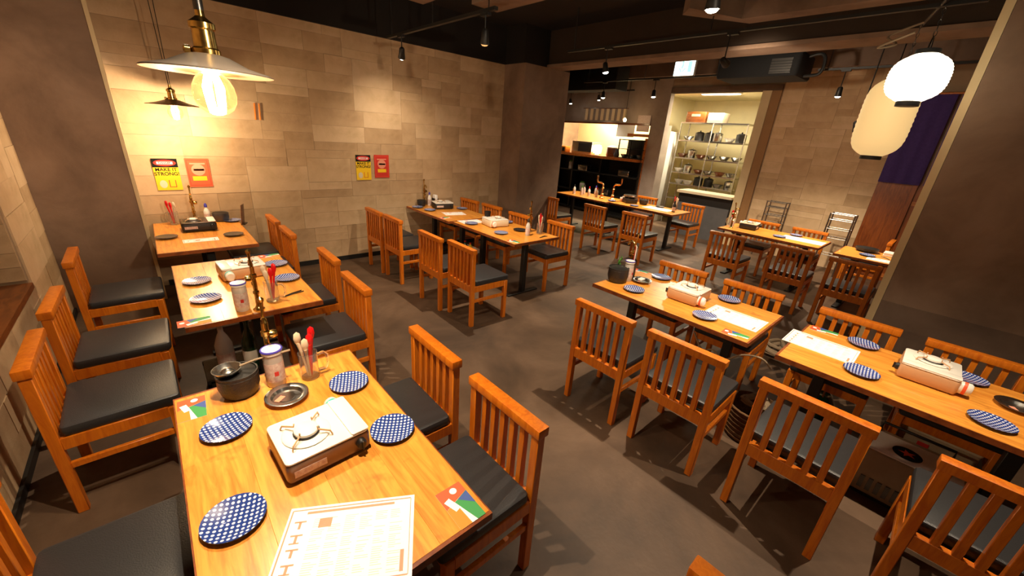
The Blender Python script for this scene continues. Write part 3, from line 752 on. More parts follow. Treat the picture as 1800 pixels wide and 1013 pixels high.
pot(7.0, 4.02, 'dark brown bowl on the far kitchen table right of the pan', 'iron', .08, .09)
plate(6.68, 4.52, 'blue plate before the copper taps on the far kitchen table')
plate(6.62, 3.98, 'blue plate at the near edge of the far kitchen table before the brown bowl')
plate(7.05, 3.70, 'dark dish near the right end of the far kitchen table', 'dark')
menu(6.85, 3.62, -PI/2, 'white menu sheet on the right part of the far kitchen table', w=.5, l=.3)
mug(7.08, 3.42, 'glass mug with red spoons at the right end of the far kitchen table', rz=1)
bottle(6.8, 3.3, 'small dark bottle at the right end of the far kitchen table', 'iron', 'black')
# ------------------------------------------------------------------ tables at the far block wall
stove(6.68, 2.0, .1, 'dark stove with pale top on the table at the far block wall', 'iron', 'cream')
bottle(6.5, 2.2, 'white bottle at the left end of the table at the far block wall', 'white', 'red')
mug(6.62, 2.24, 'glass mug with spoons at the left end of the table at the far block wall', rz=2)
tap(6.42, 2.17, 'brass beverage tap at the left corner of the table at the far block wall', rz=1)
plate(6.48, 1.53, 'blue plate on the near edge of the table at the far block wall')
plate(6.86, 1.42, 'blue plate on the far edge of the table at the far block wall')
menu(6.62, 1.28, -PI/2, 'white menu sheet between the blue plates of the table at the far block wall', w=.5, l=.34)
pot(6.72, .60, 'black shallow pan on the table beside the right concrete column', 'iron', .12, .05)
plate(6.42, .55, 'blue plate in front of the black pan beside the right concrete column')
menu(6.30, .33, -PI/2, 'white menu sheet on the table beside the right concrete column', w=.4, l=.2)
r = thing('folded_towels', 'pile of white folded towels beside the black pan', 'towel', (6.72, .33, T))
for k in range(2): MB().rbox(-.08, .08, -.10, .10, .025*k, .025*k+.024, r=.012).build('towel', 'white', r)
small_fork(6.5, .38, .6, 'serving tongs lying on the table beside the right concrete column')

# ------------------------------------------------------------------ things under the tables
def hose(pts, lab, m='rope', r_=.006):
    o = MB().tube(pts, r_, n=8).build('hose', m); tag(o, lab, 'hose')
def smooth(pts, n=6):
    P = [Vector(p) for p in pts]; out = []
    for i in range(len(P)-1):
        p0 = P[max(i-1, 0)]; p1 = P[i]; p2 = P[i+1]; p3 = P[min(i+2, len(P)-1)]
        for k in range(n):
            t = k/n; out.append(.5*((2*p1)+(-p0+p2)*t+(2*p0-5*p1+4*p2-p3)*t*t+(-p0+3*p1-3*p2+p3)*t**3))
    return out+[P[-1]]
hose(smooth([(2.62, .93, .60), (2.64, .86, .49), (2.6, .78, .54), (2.62, .70, .50), (2.66, .62, .56), (2.7, .52, .57), (2.75, .46, .50)]), 'looped pale hose hanging under the front edge of the right-hand table')
rr = random.Random(14)
o = MB().tube(smooth([(.19*math.cos(a*2.1)*rr.uniform(.4, 1), .15*math.sin(a*2.1)*rr.uniform(.4, 1), .02+.10*rr.random()) for a in range(18)], 4), .016, n=6).build('rope_coil', 'rope'); o.location = (4.15, .72, 0)
tag(o, 'heap of pale twisted rope on the floor beyond the gap between the right-hand tables', 'rope')
# basket
bk = thing('wicker_basket', 'round wicker luggage basket on the floor between the two right-hand tables', 'basket', (2.70, .46, 0))
MB().lathe([(0, 0), (.13, 0), (.14, .01), (.165, .24), (.158, .24), (.13, .02), (0, .02)], n=24).build('wall', 'basket', bk)
for k in range(7): MB().tube([((.143+.0035*k)*math.cos(a), (.143+.0035*k)*math.sin(a), .03+.034*k) for a in [j*2*PI/24 for j in range(24)]], .006, n=6, closed=True).build('band', 'basket', bk)
rp_ = MB()
rr = random.Random(4)
o = MB().tube(smooth([(.11*math.cos(a*2.1)*rr.uniform(.6, 1), .11*math.sin(a*2.1)*rr.uniform(.6, 1), .25+.035*rr.random()) for a in range(16)], 4), .010, n=6).build('rope_coil', 'rope'); o.location = (2.70, .46, 0)
tag(o, 'coil of pale rope lying on top of the wicker basket', 'rope')
# beverage machine and boxes
mc = thing('beverage_cooler', 'beige cooler with louvred front and a round star emblem under the right edge table', 'cooler', (2.86, -.27, 0))
MB().rbox(-.15, .15, -.22, .22, .02, .30, r=.02).build('body', 'box', mc)
MB().bb(-.145, .145, -.215, .215, 0, .02).build('base', 'black', mc)
MB().rbox(-.14, .10, -.20, .20, .30, .308, r=.015).build('top_panel', 'paper', mc)
em = MB().lathe([(0, .308), (.062, .308), (.062, .311), (0, .311)], c=(-.04, .02, 0), n=28).build('emblem', 'ink', mc)
sv = []
for k in range(10):
    a = PI/2+k*PI/5; rr_ = .040 if k % 2 == 0 else .016; sv.append((-.04+rr_*math.cos(a), .02+rr_*math.sin(a), .3118))
MB().add([(-.04, .02, .3118)]+sv, [(0, k+1, (k+1) % 10+1) for k in range(10)]).build('star', 'orange_red', em)
for k in range(9): MB().bb(-.156, -.149, -.16+.036*k, -.16+.036*k+.02, .05, .13).build('louvre', 'dsteel', mc)
MB().tube([(.12, -.15, .30), (.12, -.15, .36), (.12, .15, .36), (.12, .15, .30)], .008, n=8).build('handle', 'black', mc)
bx = thing('storage_box', 'closed beige storage box with a red label behind the cooler', 'box', (3.26, -.36, 0)); MB().rbox(-.15, .15, -.165, .165, 0, .32, r=.01).build('body', 'box', bx)
MB().rbox(-.155, .155, -.17, .17, .32, .34, r=.012).build('lid', 'cream', bx); MB().box((-.1515, .05, .24), (.003, .05, .06)).build('red_label', 'red_print', bx)
bg = thing('dark_bag', 'dark green and brown soft bag on the floor under the right edge table', 'bag', (3.27, .2, 0))
MB().lathe([(0, 0), (.10, 0), (.13, .06), (.12, .16), (.07, .22), (.05, .24), (0, .23)], n=14, sy=.75).build('body', 'bottle_green', bg); MB().tube(smooth([(-.05, 0, .22), (-.04, 0, .30), (.04, 0, .30), (.05, 0, .22)]), .006, n=6).build('handle', 'ledge', bg)
# bottles on a low crate between the two near left tables
cr = thing('bottle_crate', 'black low crate on the floor under the second left table', 'crate', (.22, 2.97, 0))
for z in (.03, .10): MB().bb(-.22, .22, -.15, -.14, z, z+.05).bb(-.22, .22, .14, .15, z, z+.05).bb(-.22, -.21, -.15, .15, z, z+.05).bb(.21, .22, -.15, .15, z, z+.05).build('band', 'black', cr)
MB().bb(-.22, .22, -.15, .15, 0, .02).bb(-.22, -.20, -.15, -.13, 0, .18).bb(.20, .22, -.15, -.13, 0, .18).bb(-.22, -.20, .13, .15, 0, .18).bb(.20, .22, .13, .15, 0, .18).build('frame', 'black', cr)
MB().bb(-.215, .215, -.145, .145, .165, .18).build('top_board', 'iron', cr)
def big_bottle(x, y, z, m, band, lab, s=1.0):
    r = thing('big_bottle', lab, 'bottle', (x, y, z))
    MB().lathe([(0, 0), (.045, 0), (.05, .008), (.05, .19), (.03, .25), (.016, .28), (.016, .33), (.019, .335), (.019, .35), (0, .35)], n=18).build('body', m, r)
    MB().lathe([(.0505, .05), (.0508, .052), (.0508, .13), (.0505, .132)], n=18).build('paper_label', band, r)
big_bottle(.27, 2.88, .18, 'bottle_green', 'white', 'dark green bottle with white band in the gap behind the nearest table')
big_bottle(.13, 2.92, .18, 'plastic', 'label', 'clear pale bottle in the gap behind the nearest table')
# crate of bottles below the middle tables
cr = thing('plastic_crate', 'white plastic crate holding bottles under the middle tables', 'crate', (2.95, 4.12, .30))
MB().bb(-.10, .10, -.14, .14, 0, .01).bb(-.10, -.095, -.14, .14, .01, .05).bb(.095, .10, -.14, .14, .01, .05).bb(-.10, .10, -.14, -.135, .01, .05).bb(-.10, .10, .135, .14, .01, .05).build('tray', 'white', cr)
for k, (m, lab) in enumerate((('yellow', 'short yellow bottle in the white crate under the middle tables'), ('bottle_green', 'short green bottle in the white crate under the middle tables'))):
    r = thing('small_bottle', lab, 'bottle', (2.95, 4.06+.12*k, .311)); MB().lathe([(0, 0), (.028, 0), (.028, .07), (.012, .09), (.012, .11)], n=14).build('body', m, r); MB().lathe([(.014, .105), (.014, .118), (0, .118)], n=12).build('cap', 'red', r)

# ------------------------------------------------------------------ signs on the block wall
def danger(x, z, lab, w=.2, h=.31):
    r = thing('warning_sign', lab, 'sign', (x, YW-.008, z))
    R = Matrix.Translation((0, -.0045, 0)) @ Matrix.Rotation(PI/2, 4, 'X')
    MB().bb(-w/2, w/2, -.003, 0, -h/2, h/2).build('panel', 'yellow', r)
    MB().bb(-w/2, w/2, -.0036, -.003, h/2-.085, h/2).build('black_header', 'ink', r)
    MB().lathe([(0, 0), (.088, 0), (.088, .0008), (0, .0008)], c=(0, -.0036, h/2-.042), n=28, sy=.36, axis=(0, -1, 0)).build('red_oval', 'red_print', r)
    MB().bb(-.062, .062, -.0049, -.0045, h/2-.055, h/2-.03).build('white_bar', 'paper', r)
    text('lettering', 'DANGER', .024, 'red_print', r, Matrix.Translation((0, -.0054, h/2-.0425)) @ Matrix.Rotation(PI/2, 4, 'X'))
    text('lettering', 'MAKE IT', .046, 'ink', r, Matrix.Translation((0, -.0036, h/2-.108)) @ Matrix.Rotation(PI/2, 4, 'X'))
    text('lettering', 'STRONG!', .046, 'ink', r, Matrix.Translation((0, -.0036, h/2-.15)) @ Matrix.Rotation(PI/2, 4, 'X'))
    m_ = MB().lathe([(0, 0), (.03, 0), (.03, .0008), (0, .0008)], c=(-.045, -.003, -h/2+.06), n=16, sy=1.3, axis=(0, -1, 0)).build('pale_figure', 'cream', r)
    MB().bb(.0, .006, -.0036, -.003, -h/2+.03, -h/2+.1).bb(.05, .056, -.0036, -.003, -h/2+.03, -h/2+.1).bb(.0, .056, -.0036, -.003, -h/2+.028, -h/2+.034).build('line_figure', 'red_print', r)
def poster(x, z, lab, m, w=.2, h=.29):
    r = thing('poster', lab, 'poster', (x, YW-.008, z))
    MB().bb(-w/2, w/2, -.002, 0, -h/2, h/2).build('panel', m, r)
    y0, y1 = -.0028, -.002
    MB().bb(-w/2+.012, w/2-.012, y0, y1, h/2-.02, h/2-.016).bb(-w/2+.012, w/2-.012, y0, y1, -h/2+.016, -h/2+.02).bb(-w/2+.012, -w/2+.016, y0, y1, -h/2+.02, h/2-.02).bb(w/2-.016, w/2-.012, y0, y1, -h/2+.02, h/2-.02).build('border', 'red_print' if m != 'red_print' else 'orange_red', r)
    MB().lathe([(.05, 0), (.058, 0), (.058, .0008), (.05, .0008)], c=(0, -.002, .03), n=24, axis=(0, -1, 0)).build('ring', 'pink_print', r)
    MB().bb(-.06, .06, y0, y1, -.08, -.035).build('yellow_band', 'yellow', r)
    MB().bb(-.065, .065, y0, y1, .085, .10).bb(-.04, .05, y0, y1, .02, .04).build('printed_bar', 'pink_print', r)
danger(.105, 1.17, 'yellow warning sign with black and red header above the left wall table')
poster(.365, 1.185, 'orange-red poster beside the yellow sign above the left wall table', 'orange_red')
danger(2.13, 1.24, 'yellow warning sign with black header left of the small red poster', h=.32)
poster(2.385, 1.255, 'small red poster on the block wall above the middle tables', 'red_print', w=.21, h=.30)
r = thing('card_holder', 'pair of small orange hooks on the block wall above the pendant lamps', 'wall hook', (.99, YW-.008, 1.83))
for dx in (-.022, .022): MB().box((dx, -.006, 0), (.014, .008, .17), mat=Matrix.Rotation(.06, 3, 'Y')).build('strip', 'orange', r, bevel=.002)

# ------------------------------------------------------------------ pendant lamps
def pendant(x, y, zs, label, shade, cords=1, R=.2, watts=30):
    r = thing('pendant_lamp', label, 'pendant lamp', (x, y, zs))
    MB().lathe([(.03, .040), (.055, .034), (R*.62, .010), (R-.01, -.004), (R, -.008), (R, -.011)], n=40).build('shade', shade, r)
    MB().lathe([(R-.001, -.0115), (R-.012, -.008), (R*.62, .006), (.055, .030), (.03, .036)], n=40).build('shade_inside', 'shade_in', r)
    MB().lathe([(.036, .03), (.036, .05), (.030, .055), (.028, .10), (.033, .104), (.033, .118), (.020, .128), (.012, .135), (.010, .16), (0, .16)], n=20).build('socket', 'brass', r)
    MB().lathe([(.006, 0), (.012, .004), (.012, .016), (.006, .02)], c=(-.036, 0, .045), n=10, axis=(-1, 0, 0)).build('screw', 'brass', r)
    if cords == 1: MB().cyl((0, 0, .155), (0, 0, ZC-zs), .005, n=8).build('cord', 'black', r); MB().lathe([(.012, .15), (.012, .18), (.006, .2)], n=10).build('cord_grip', 'dsteel', r)
    else:
        for dx in (-.012, .012): MB().tube([(dx*.4, 0, .15), (dx*2.2, .01, ZC-zs)], .003, n=6).build('cord', 'black', r)
    b = MB().lathe([(.014, .03), (.016, .012), (.026, -.008), (.043, -.026), (.053, -.046), (.057, -.07), (.054, -.092), (.044, -.111), (.028, -.123), (.012, -.128), (0, -.129)], n=32).build('bulb', 'bulb_glass', r)
    f = MB()
    for k in range(6):
        a = k*PI/3; f.tube([(.006*math.cos(a), .006*math.sin(a), -.015), (.016*math.cos(a), .016*math.sin(a), -.055), (.012*math.cos(a), .012*math.sin(a), -.11)], .0045, n=6)
    f.build('filament', 'bulb', b)
    l = bpy.data.lights.new('pendant_light', 'POINT'); l.energy = watts*POWER; l.color = (1, .76, .48); l.shadow_soft_size = .045
    lo = bpy.data.objects.new('bulb_light', l); COL.objects.link(lo); lo.parent = r; lo.location = (0, 0, -.15)
pendant(.19, 1.62, 1.918, 'large enamel pendant lamp with globe bulb over the nearest table', 'shade', 1, .166, 48)
pendant(.26, 4.98, 1.835, 'small bronze pendant lamp on two cords before the signs', 'shade_bronze', 2, .20, 48)

# ------------------------------------------------------------------ track spotlights
def spot(x, y, z, tgt, label, watts, on=True, ang=95, blend=.5, ztrack=2.8, col=(1, .80, .56), soft=.03, L=.11, gold=False):
    r = thing('track_spotlight', label, 'spotlight', (x, y, z))
    d = (Vector(tgt)-Vector((x, y, z))).normalized(); p = -d*L
    MB().cyl(p*.55, (p.x*.55, p.y*.55, ztrack-z), .006, n=8).build('stem', 'black', r)
    MB().lathe([(.018, -L), (.028, -L+.012), (.032, -.045), (.038, -.004), (.038, 0), (.034, -.006), (.0, -.012)], n=18, axis=d).build('head', 'black', r)
    f = MB().lathe([(.0, -.006), (.030, -.006), (.030, .003), (.020, .012), (0, .016)], n=18, axis=d).build('lamp_face', 'lamp_gold' if gold else 'lamp' if on else 'lamp_dim', r)
    MB().bb(-.02, .02, -.05, .05, ztrack-z, ztrack-z+.02).build('track_adapter', 'black', r)
    if on and watts:
        l = bpy.data.lights.new('spot_light', 'SPOT'); l.energy = watts*POWER; l.color = col; l.spot_size = math.radians(ang); l.spot_blend = blend; l.shadow_soft_size = soft
        lo = bpy.data.objects.new('spot_beam', l); COL.objects.link(lo); lo.parent = r; lo.location = d*.02
        lo.rotation_euler = d.to_track_quat('-Z', 'Y').to_euler()
def track(x, y0, y1, label, z=2.8):
    r = thing('lighting_track', label, 'lighting track', (x, (y0+y1)/2, z)); h = (y1-y0)/2
    MB().bb(-.018, .018, -h, h, .02, .045).build('rail', 'black', r)
    k = 0
    for y in (-h+.1, 0, h-.1): MB().cyl((0, y, .045), (0, y, ZC-z), .006, n=6).build('hanger', 'dsteel', r)
LC = (1, .81, .58)
track(2.29, 2.90, 4.85, 'black lighting track over the middle aisle chairs near the block wall', z=2.68)
track(2.35, -1.6, 1.9, 'black lighting track over the front chairs of the right-hand tables', z=2.68)
track(4.33, .3, 3.95, 'thin black lighting track crossing the ceiling before the beam')
track(6.7, 2.95, 5.6, 'far black lighting track in front of the kitchen')
track(6.7, .2, 1.75, 'far black lighting track in front of the far block wall')
track(8.0, 5.3, 7.4, 'short lighting track above the kitchen pass')
track(1.30, -1.6, -.6, 'short added lighting track behind the camera for the wash spotlights')  # added out of view, only to carry the two wash lamps
track(.30, -1.4, 3.6, 'lighting track above the left row of tables')
spot(2.29, 4.53, 2.485, (2.6, 5.38, 1.2), 'lit spotlight near the wall end of the middle lighting track', 60, ang=110, blend=1, col=LC, ztrack=2.68)
spot(2.30, 3.05, 2.48, (2.75, 3.65, 0), 'golden spotlight turned away from the camera over the middle tables', 240, ang=100, blend=.9, col=LC, soft=.012, ztrack=2.68, gold=True)
spot(2.35, 1.17, 2.47, (2.62, 1.15, 0), 'bright spotlight at the top of the photo above the right-hand table', 200, ang=104, blend=.9, col=LC, soft=.012, ztrack=2.68)
spot(2.35, -.20, 2.47, (2.62, -.2, 0), 'spotlight over the table at the right edge', 155, ang=104, blend=.9, col=LC, soft=.012, ztrack=2.68)
spot(.30, 1.10, 2.62, (.30, 1.15, 0), 'spotlight over the nearest table', 190, ang=92, blend=.9, col=LC, soft=.012)
spot(.30, 3.00, 2.62, (.32, 3.1, 0), 'spotlight over the second left table', 160, ang=92, blend=.9, col=LC, soft=.012)
spot(1.30, -1.20, 2.62, (1.9, 5.4, 1.9), 'added unseen spotlight behind the camera brightening the long block wall', 210, ang=70, blend=1, col=(1, .80, .58), soft=.05)  # fill lamp added out of view to lift the back wall
spot(1.30, -.75, 2.62, (-.42, 5.0, 1.5), 'added unseen spotlight behind the camera brightening the left column', 430, ang=24, blend=1, col=(1, .80, .58), soft=.05)  # narrow fill beam added out of view to lift the column face
spot(4.33, 1.90, 2.56, (8.4, 1.9, 1.7), 'added spotlight brightening the far block wall', 130, ang=90, blend=1, col=(1, .80, .58), soft=.05)  # extra lamp added to brighten the far wall
spot(4.33, 3.31, 2.56, (4.6, 2.9, 0), 'bright spotlight on the ceiling track left of the exit sign', 120, ang=84, blend=.6, col=LC)
spot(6.7, 4.04, 2.55, (6.85, 3.9, 0), 'bright spotlight above the far kitchen table', 260, ang=125, blend=.6, col=LC)
spot(6.7, 5.1, 2.55, (6.8, 5.0, 0), 'spotlight above the far table beside the pillar', 120, ang=110, blend=.6, col=LC)
spot(6.7, 1.45, 2.52, (7.1, 1.5, 0), 'bright spotlight in front of the far block wall', 300, ang=104, blend=.6, col=LC)
spot(6.0, 1.02, 2.09, (6.6, .5, 0), 'small bright spotlight beside the lower lantern', 80, ang=84, blend=.6, col=LC, ztrack=ZC-.02)
spot(8.0, 6.2, 2.65, (8.3, 6.2, 1), 'small spotlight above the kitchen pass, the right one', 30, ang=90)
spot(8.0, 7.04, 2.58, (8.3, 7.0, 1), 'small spotlight above the kitchen pass, the left one', 25, ang=90)
r = thing('bulb_lamp', 'small warm bulb hanging before the kitchen pass', 'lamp', (8.0, 5.42, 2.25))
MB().lathe([(0, -.04), (.028, -.03), (.034, 0), (.02, .03), (0, .04)], n=14).build('bulb', 'bulb', r); MB().cyl((0, 0, .03), (0, 0, ZC-2.25), .004, n=6).build('cord', 'black', r)

# ------------------------------------------------------------------ lanterns
def lantern(x, y, z, R, H, label, m, cord_top=2.8, fat=2.8):
    r = thing('paper_lantern', label, 'lantern', (x, y, z))
    prof = []; n = 17
    for k in range(n):
        t = -1+2*k/(n-1); rad = R*(max(0, 1-abs(t)**fat))**(1/2.2)
        rad = max(rad, R*.38); prof.append((rad, t*H/2))
    pr = []
    for i in range(len(prof)-1):
        (r0, z0), (r1, z1) = prof[i], prof[i+1]
        pr.append((r0, z0)); pr.append(((r0+r1)/2+.004, (z0+z1)/2))
    pr.append(prof[-1])
    MB().lathe(pr, n=36).build('shade', m, r)
    MB().lathe([(R*.36, -H/2-.03), (R*.41, -H/2-.028), (R*.41, -H/2+.002), (R*.36, -H/2+.002)], n=28).build('bottom_ring', 'black', r)
    MB().lathe([(R*.36, H/2-.002), (R*.41, H/2), (R*.41, H/2+.026), (R*.36, H/2+.028)], n=28).build('top_ring', 'black', r)
    MB().tube(smooth([(-R*.38, 0, H/2+.02), (-R*.2, 0, H/2+.08), (0, 0, H/2+.10), (R*.2, 0, H/2+.08), (R*.38, 0, H/2+.02)]), .004, n=6).build('bail', 'dsteel', r)
    L = cord_top-z-H/2-.10; nl = max(3, int(L/.03)); ch = MB()
    for k in range(nl):
        zz = H/2+.10+L*(k+.5)/nl; a = k % 2
        ch.tube([((.008*math.cos(q) if a else 0), (0 if a else .008*math.cos(q)), zz+.017*math.sin(q)) for q in [j*PI/4 for j in range(8)]], .0022, n=5, closed=True)
    ch.build('chain', 'dsteel', r)
lantern(3.97, .455, 2.33, .156, .285, 'round white glowing paper lantern in front, at the upper right', 'lantern', 2.82)
lantern(4.75, .645, 2.14, .18, .61, 'tall yellowish paper lantern behind the round white one', 'lantern2', 2.82, fat=5)
for (x, y, z, w) in ((3.97, .45, 2.12, 9), (4.75, .635, 1.78, 10)):
    pass
r = thing('lantern_bar', 'short metal bar from which the paper lanterns hang', 'hanging bar', (4.33, .50, 2.83))
MB().tube([(-.5, -.1, 0), (.55, .16, 0)], .010, n=8).build('bar', 'dsteel', r)
for dx, dy in ((-.36, -.065), (.12, .044)): MB().cyl((dx, dy, 0), (dx, dy, ZC-2.83), .004, n=6).build('hanger', 'dsteel', r)
MB().tube(smooth([(.42, .13, 0), (.3, .3, -.10), (.2, .22, -.18), (.05, .3, -.22), (-.05, .1, -.16)]), .008, n=6).build('dry_twig', 'rope', r)

# ------------------------------------------------------------------ ceiling things
for i, (x0, x1, y0, y1, z, lab) in enumerate(((1.80, 2.07, 3.38, 3.66, 2.8, 'small brown ceiling panel at the top edge of the photo, the left one'), (2.32, 2.60, 2.62, 3.28, 2.8, 'larger brown ceiling panel at the top edge of the photo, above the unlit spotlight'))):
    r = thing('ceiling_panel', lab, 'ceiling panel', ((x0+x1)/2, (y0+y1)/2, z)); a, b = (x1-x0)/2, (y1-y0)/2
    MB().bb(-a, a, -b, b, 0, .05).build('panel', 'concrete', r); MB().cyl((-a*.7, 0, .05), (-a*.7, 0, ZC-z), .01).cyl((a*.7, 0, .05), (a*.7, 0, ZC-z), .01).build('rods', 'black', r)
r = thing('air_duct', 'brown rectangular duct with a bend near the top right of the ceiling', 'duct', (0, 0, 0))
MB().bb(4.55, 4.75, -.5, 1.95, 2.98, 3.2).build('straight_run', 'concrete', r)
MB().add([(4.55, 1.95, 2.98), (4.75, 1.95, 2.98), (4.15, 2.35, 2.98), (3.98, 2.2, 2.98), (4.55, 1.95, 3.2), (4.75, 1.95, 3.2), (4.15, 2.35, 3.2), (3.98, 2.2, 3.2)], [(0, 1, 2, 3), (4, 7, 6, 5), (0, 4, 5, 1), (1, 5, 6, 2), (2, 6, 7, 3), (3, 7, 4, 0)]).build('bend', 'concrete', r)
ac = thing('air_conditioner', 'black hanging air conditioner right of the exit sign', 'air conditioner', (6.55, 2.35, 2.72))
MB().rbox(-.3, .3, -.5, .5, 0, .28, r=.04).build('casing', 'matte', ac); MB().bb(-.31, -.30, -.42, -.18, .03, .2).build('grille', 'dsteel', ac)
for k in range(5): MB().bb(-.316, -.31, -.42, -.18, .04+.03*k, .052+.03*k).build('slat', 'black', ac)
MB().tube(smooth([(0, -.5, .25), (0, -.62, .27), (0, -.68, .2), (0, -.66, .05), (0, -.5, .03)]), .02, n=8).build('pipe', 'black', ac)
MB().cyl((-.2, -.4, .28), (-.2, -.4, ZC-2.72), .01).cyl((-.2, .4, .28), (-.2, .4, ZC-2.72), .01).build('rods', 'black', ac)
ex = thing('exit_sign', 'glowing white and green exit sign on the ceiling', 'exit sign', (6.62, 3.54, 2.835))
MB().bb(0, .05, -.17, .17, 0, .25).build('case', 'white', ex); MB().bb(-.006, 0, -.16, .16, .01, .24).build('face', 'exit', ex)
pc = MB(); pc.bb(-.010, -.006, -.12, -.06, .05, .20); pc.build('door_pictogram', 'exit_green', ex)
rn = MB().lathe([(0, 0), (.018, 0), (.018, .003), (0, .003)], c=(-.006, .03, .19), n=12, axis=(-1, 0, 0)); rn.box((-.008, .03, .14), (.003, .03, .07), mat=Matrix.Rotation(.3, 3, 'X')).box((-.008, .06, .085), (.003, .02, .07), mat=Matrix.Rotation(-.6, 3, 'X')).box((-.008, .0, .085), (.003, .02, .07), mat=Matrix.Rotation(.7, 3, 'X')); rn.build('running_figure', 'exit_green', ex)
MB().cyl((.025, 0, .25), (.025, 0, ZC-2.84), .01).build('rod', 'black', ex)
r = thing('ceiling_duct', 'long matte black duct hanging from the ceiling before the kitchen pass', 'duct', (7.1, 6.3, 2.72)); MB().rbox(-.2, .2, -1.3, 1.3, 0, .42, r=.02).build('casing', 'matte', r); MB().bb(-.205, -.2, -1.1, -.6, .08, .30).build('grille', 'dsteel', r)
for y in (-1, 1): MB().cyl((0, y, .42), (0, y, ZC-2.72), .012).build('rod', 'black', r)

# ------------------------------------------------------------------ kitchen pass (left of the doorway)
pw = thing('pass_counter', 'long wooden pass counter of the kitchen', 'counter', (XF+.1, 6.3, 1.38))
MB().bb(-.25, .25, -1.16, 1.55, 0, .06).build('worktop', 'counter_wood', pw)
rk = thing('shelving_unit', 'dark open shelving under the wooden pass counter', 'shelf', (XF+.1, 6.3, 0))
for z in (.04, .5, 1.0): MB().bb(-.18, .18, -1.2, 1.5, z, z+.03).build('shelf', 'black', rk)
for y in (-1.2, -.1, .8, 1.5): MB().bb(-.18, .18, y-.02, y+.02, 0, 1.375).build('upright', 'dsteel', rk)
MB().bb(.16, .18, -1.2, 1.5, .05, 1.37).build('back_panel', 'black', rk)
struct('trim_15', MB().bb(XF-.03, XF+.05, 5.07, 5.12, 0, 1.9), 'counter_wood')
struct('trim_16', MB().bb(XF-.03, XF+.1, 5.07, 5.6, 1.93, 1.99), 'counter_wood')
struct('trim_17', MB().bb(XF-.03, XF+.02, 5.07, 7.9, 2.17, 2.21), 'ledge')
sl = thing('menu_slip_row', 'rail of hanging menu slips above the kitchen pass', 'menu rail', (XF-.015, 6.35, 2.38))
for k in range(8): MB().bb(-.005, 0, -.62+k*.16, -.62+k*.16+.085, -.13, .13).build('slip', 'slip', sl)
MB().bb(-.008, 0, -.66, .66, .13, .145).build('rail', 'ledge', sl)
r = thing('notice_sheet', 'white sheet hanging at the right end of the kitchen pass', 'notice', (XF-.02, 5.68, 2.05)); MB().bb(0, .004, -.24, .24, -.14, .14).build('sheet', 'paper', r)
r = thing('notice_sheet', 'tall notice beside the pass, left of the grey door pillar', 'notice', (XF-.02, 5.24, 2.21)); MB().bb(0, .006, -.16, .16, -.17, .17).build('sheet', 'label', r)
ov = thing('wire_rack', 'black microwave-sized rack at the right end of the pass counter', 'rack', (XF+.1, 5.42, 1.44))
MB().bb(-.2, .2, -.33, .33, 0, .02).bb(-.2, .2, -.33, .33, .40, .42).bb(-.2, .2, -.33, .33, .2, .215).bb(.18, .2, -.33, .33, 0, .42).build('shelves', 'black', ov)
for y in (-.32, 0, .32): MB().bb(-.2, -.18, y-.012, y+.012, 0, .42).build('post', 'dsteel', ov)
for k in range(3):
    r = proto('rackbowl', lambda: (lambda e: (MB().lathe([(0, 0), (.06, 0), (.10, .07), (.095, .07), (.055, .01), (0, .01)], n=16).build('bowl', 'steel', e), e)[1])(empty('bowl')), ('right', 'middle', 'left')[k]+' steel bowl inside the black rack on the pass counter', 'bowl', (XF+.02, 5.2+.21*k, 1.46), 0, 'bowls in the black rack')
r = thing('steel_machine', 'steel warmer with glass front on the pass counter', 'machine', (XF+.15, 6.9, 1.44)); MB().rbox(-.2, .2, -.33, .33, 0, .30, r=.02).build('body', 'steel', r); MB().bb(-.206, -.2, -.26, .1, .06, .25).build('window', 'iron', r)
r = thing('rice_pot', 'brown pot on the pass counter beside the glowing heat lamp', 'pot', (XF+.05, 6.02, 1.44)); MB().lathe([(0, 0), (.12, 0), (.13, .02), (.13, .2), (.12, .21)], n=20).build('pot', 'ledge', r); MB().lathe([(.134, .2), (.134, .22), (.05, .25), (0, .26)], n=20).build('lid', 'cream', r)
r = thing('glowing_lamp', 'small glowing white lamp on the pass counter', 'lamp', (XF, 6.42, 1.44)); MB().lathe([(0, 0), (.06, 0), (.06, .02), (.02, .03)], n=16).build('base', 'white', r); MB().lathe([(.02, .03), (.10, .05), (.11, .18), (.08, .24), (0, .25)], n=20).build('shade', 'lantern', r)
r = thing('sauce_pitcher', 'grey rounded pitcher on the pass counter left of the black rack', 'pitcher', (XF-.05, 5.80, 1.44)); MB().lathe([(0, 0), (.05, 0), (.07, .05), (.05, .13), (.035, .17), (.04, .2)], n=16).build('body', 'grey_pot', r); MB().tube(smooth([(0, .05, .16), (0, .10, .14), (0, .09, .07), (0, .06, .05)]), .008, n=6).build('handle', 'grey_pot', r)
r = thing('orange_box', 'orange box at the left end of the pass counter', 'box', (XF-.05, 7.45, 1.44)); MB().rbox(-.1, .1, -.1, .1, 0, .15, r=.01).build('box', 'orange', r); MB().bb(-.104, -.1, -.07, .02, .03, .12).build('dark_label', 'ink', r)
rs = random.Random(2)
def jug(): 
    e = empty('storage_jar'); MB().lathe([(0, 0), (.07, 0), (.075, .01), (.075, .17), (.05, .2)], n=16).build('body', 'plastic', e); MB().lathe([(.06, .19), (.06, .22), (0, .22)], n=14).build('lid', 'leaf', e); return e
for k, (y, z, lab) in enumerate(((7.2, 1.03, 'clear jar with green lid on the upper shelf under the pass'), (6.75, .53, 'clear jar with green lid on the lower shelf under the pass'))): proto('jug', jug, lab, 'jar', (XF, y, z))
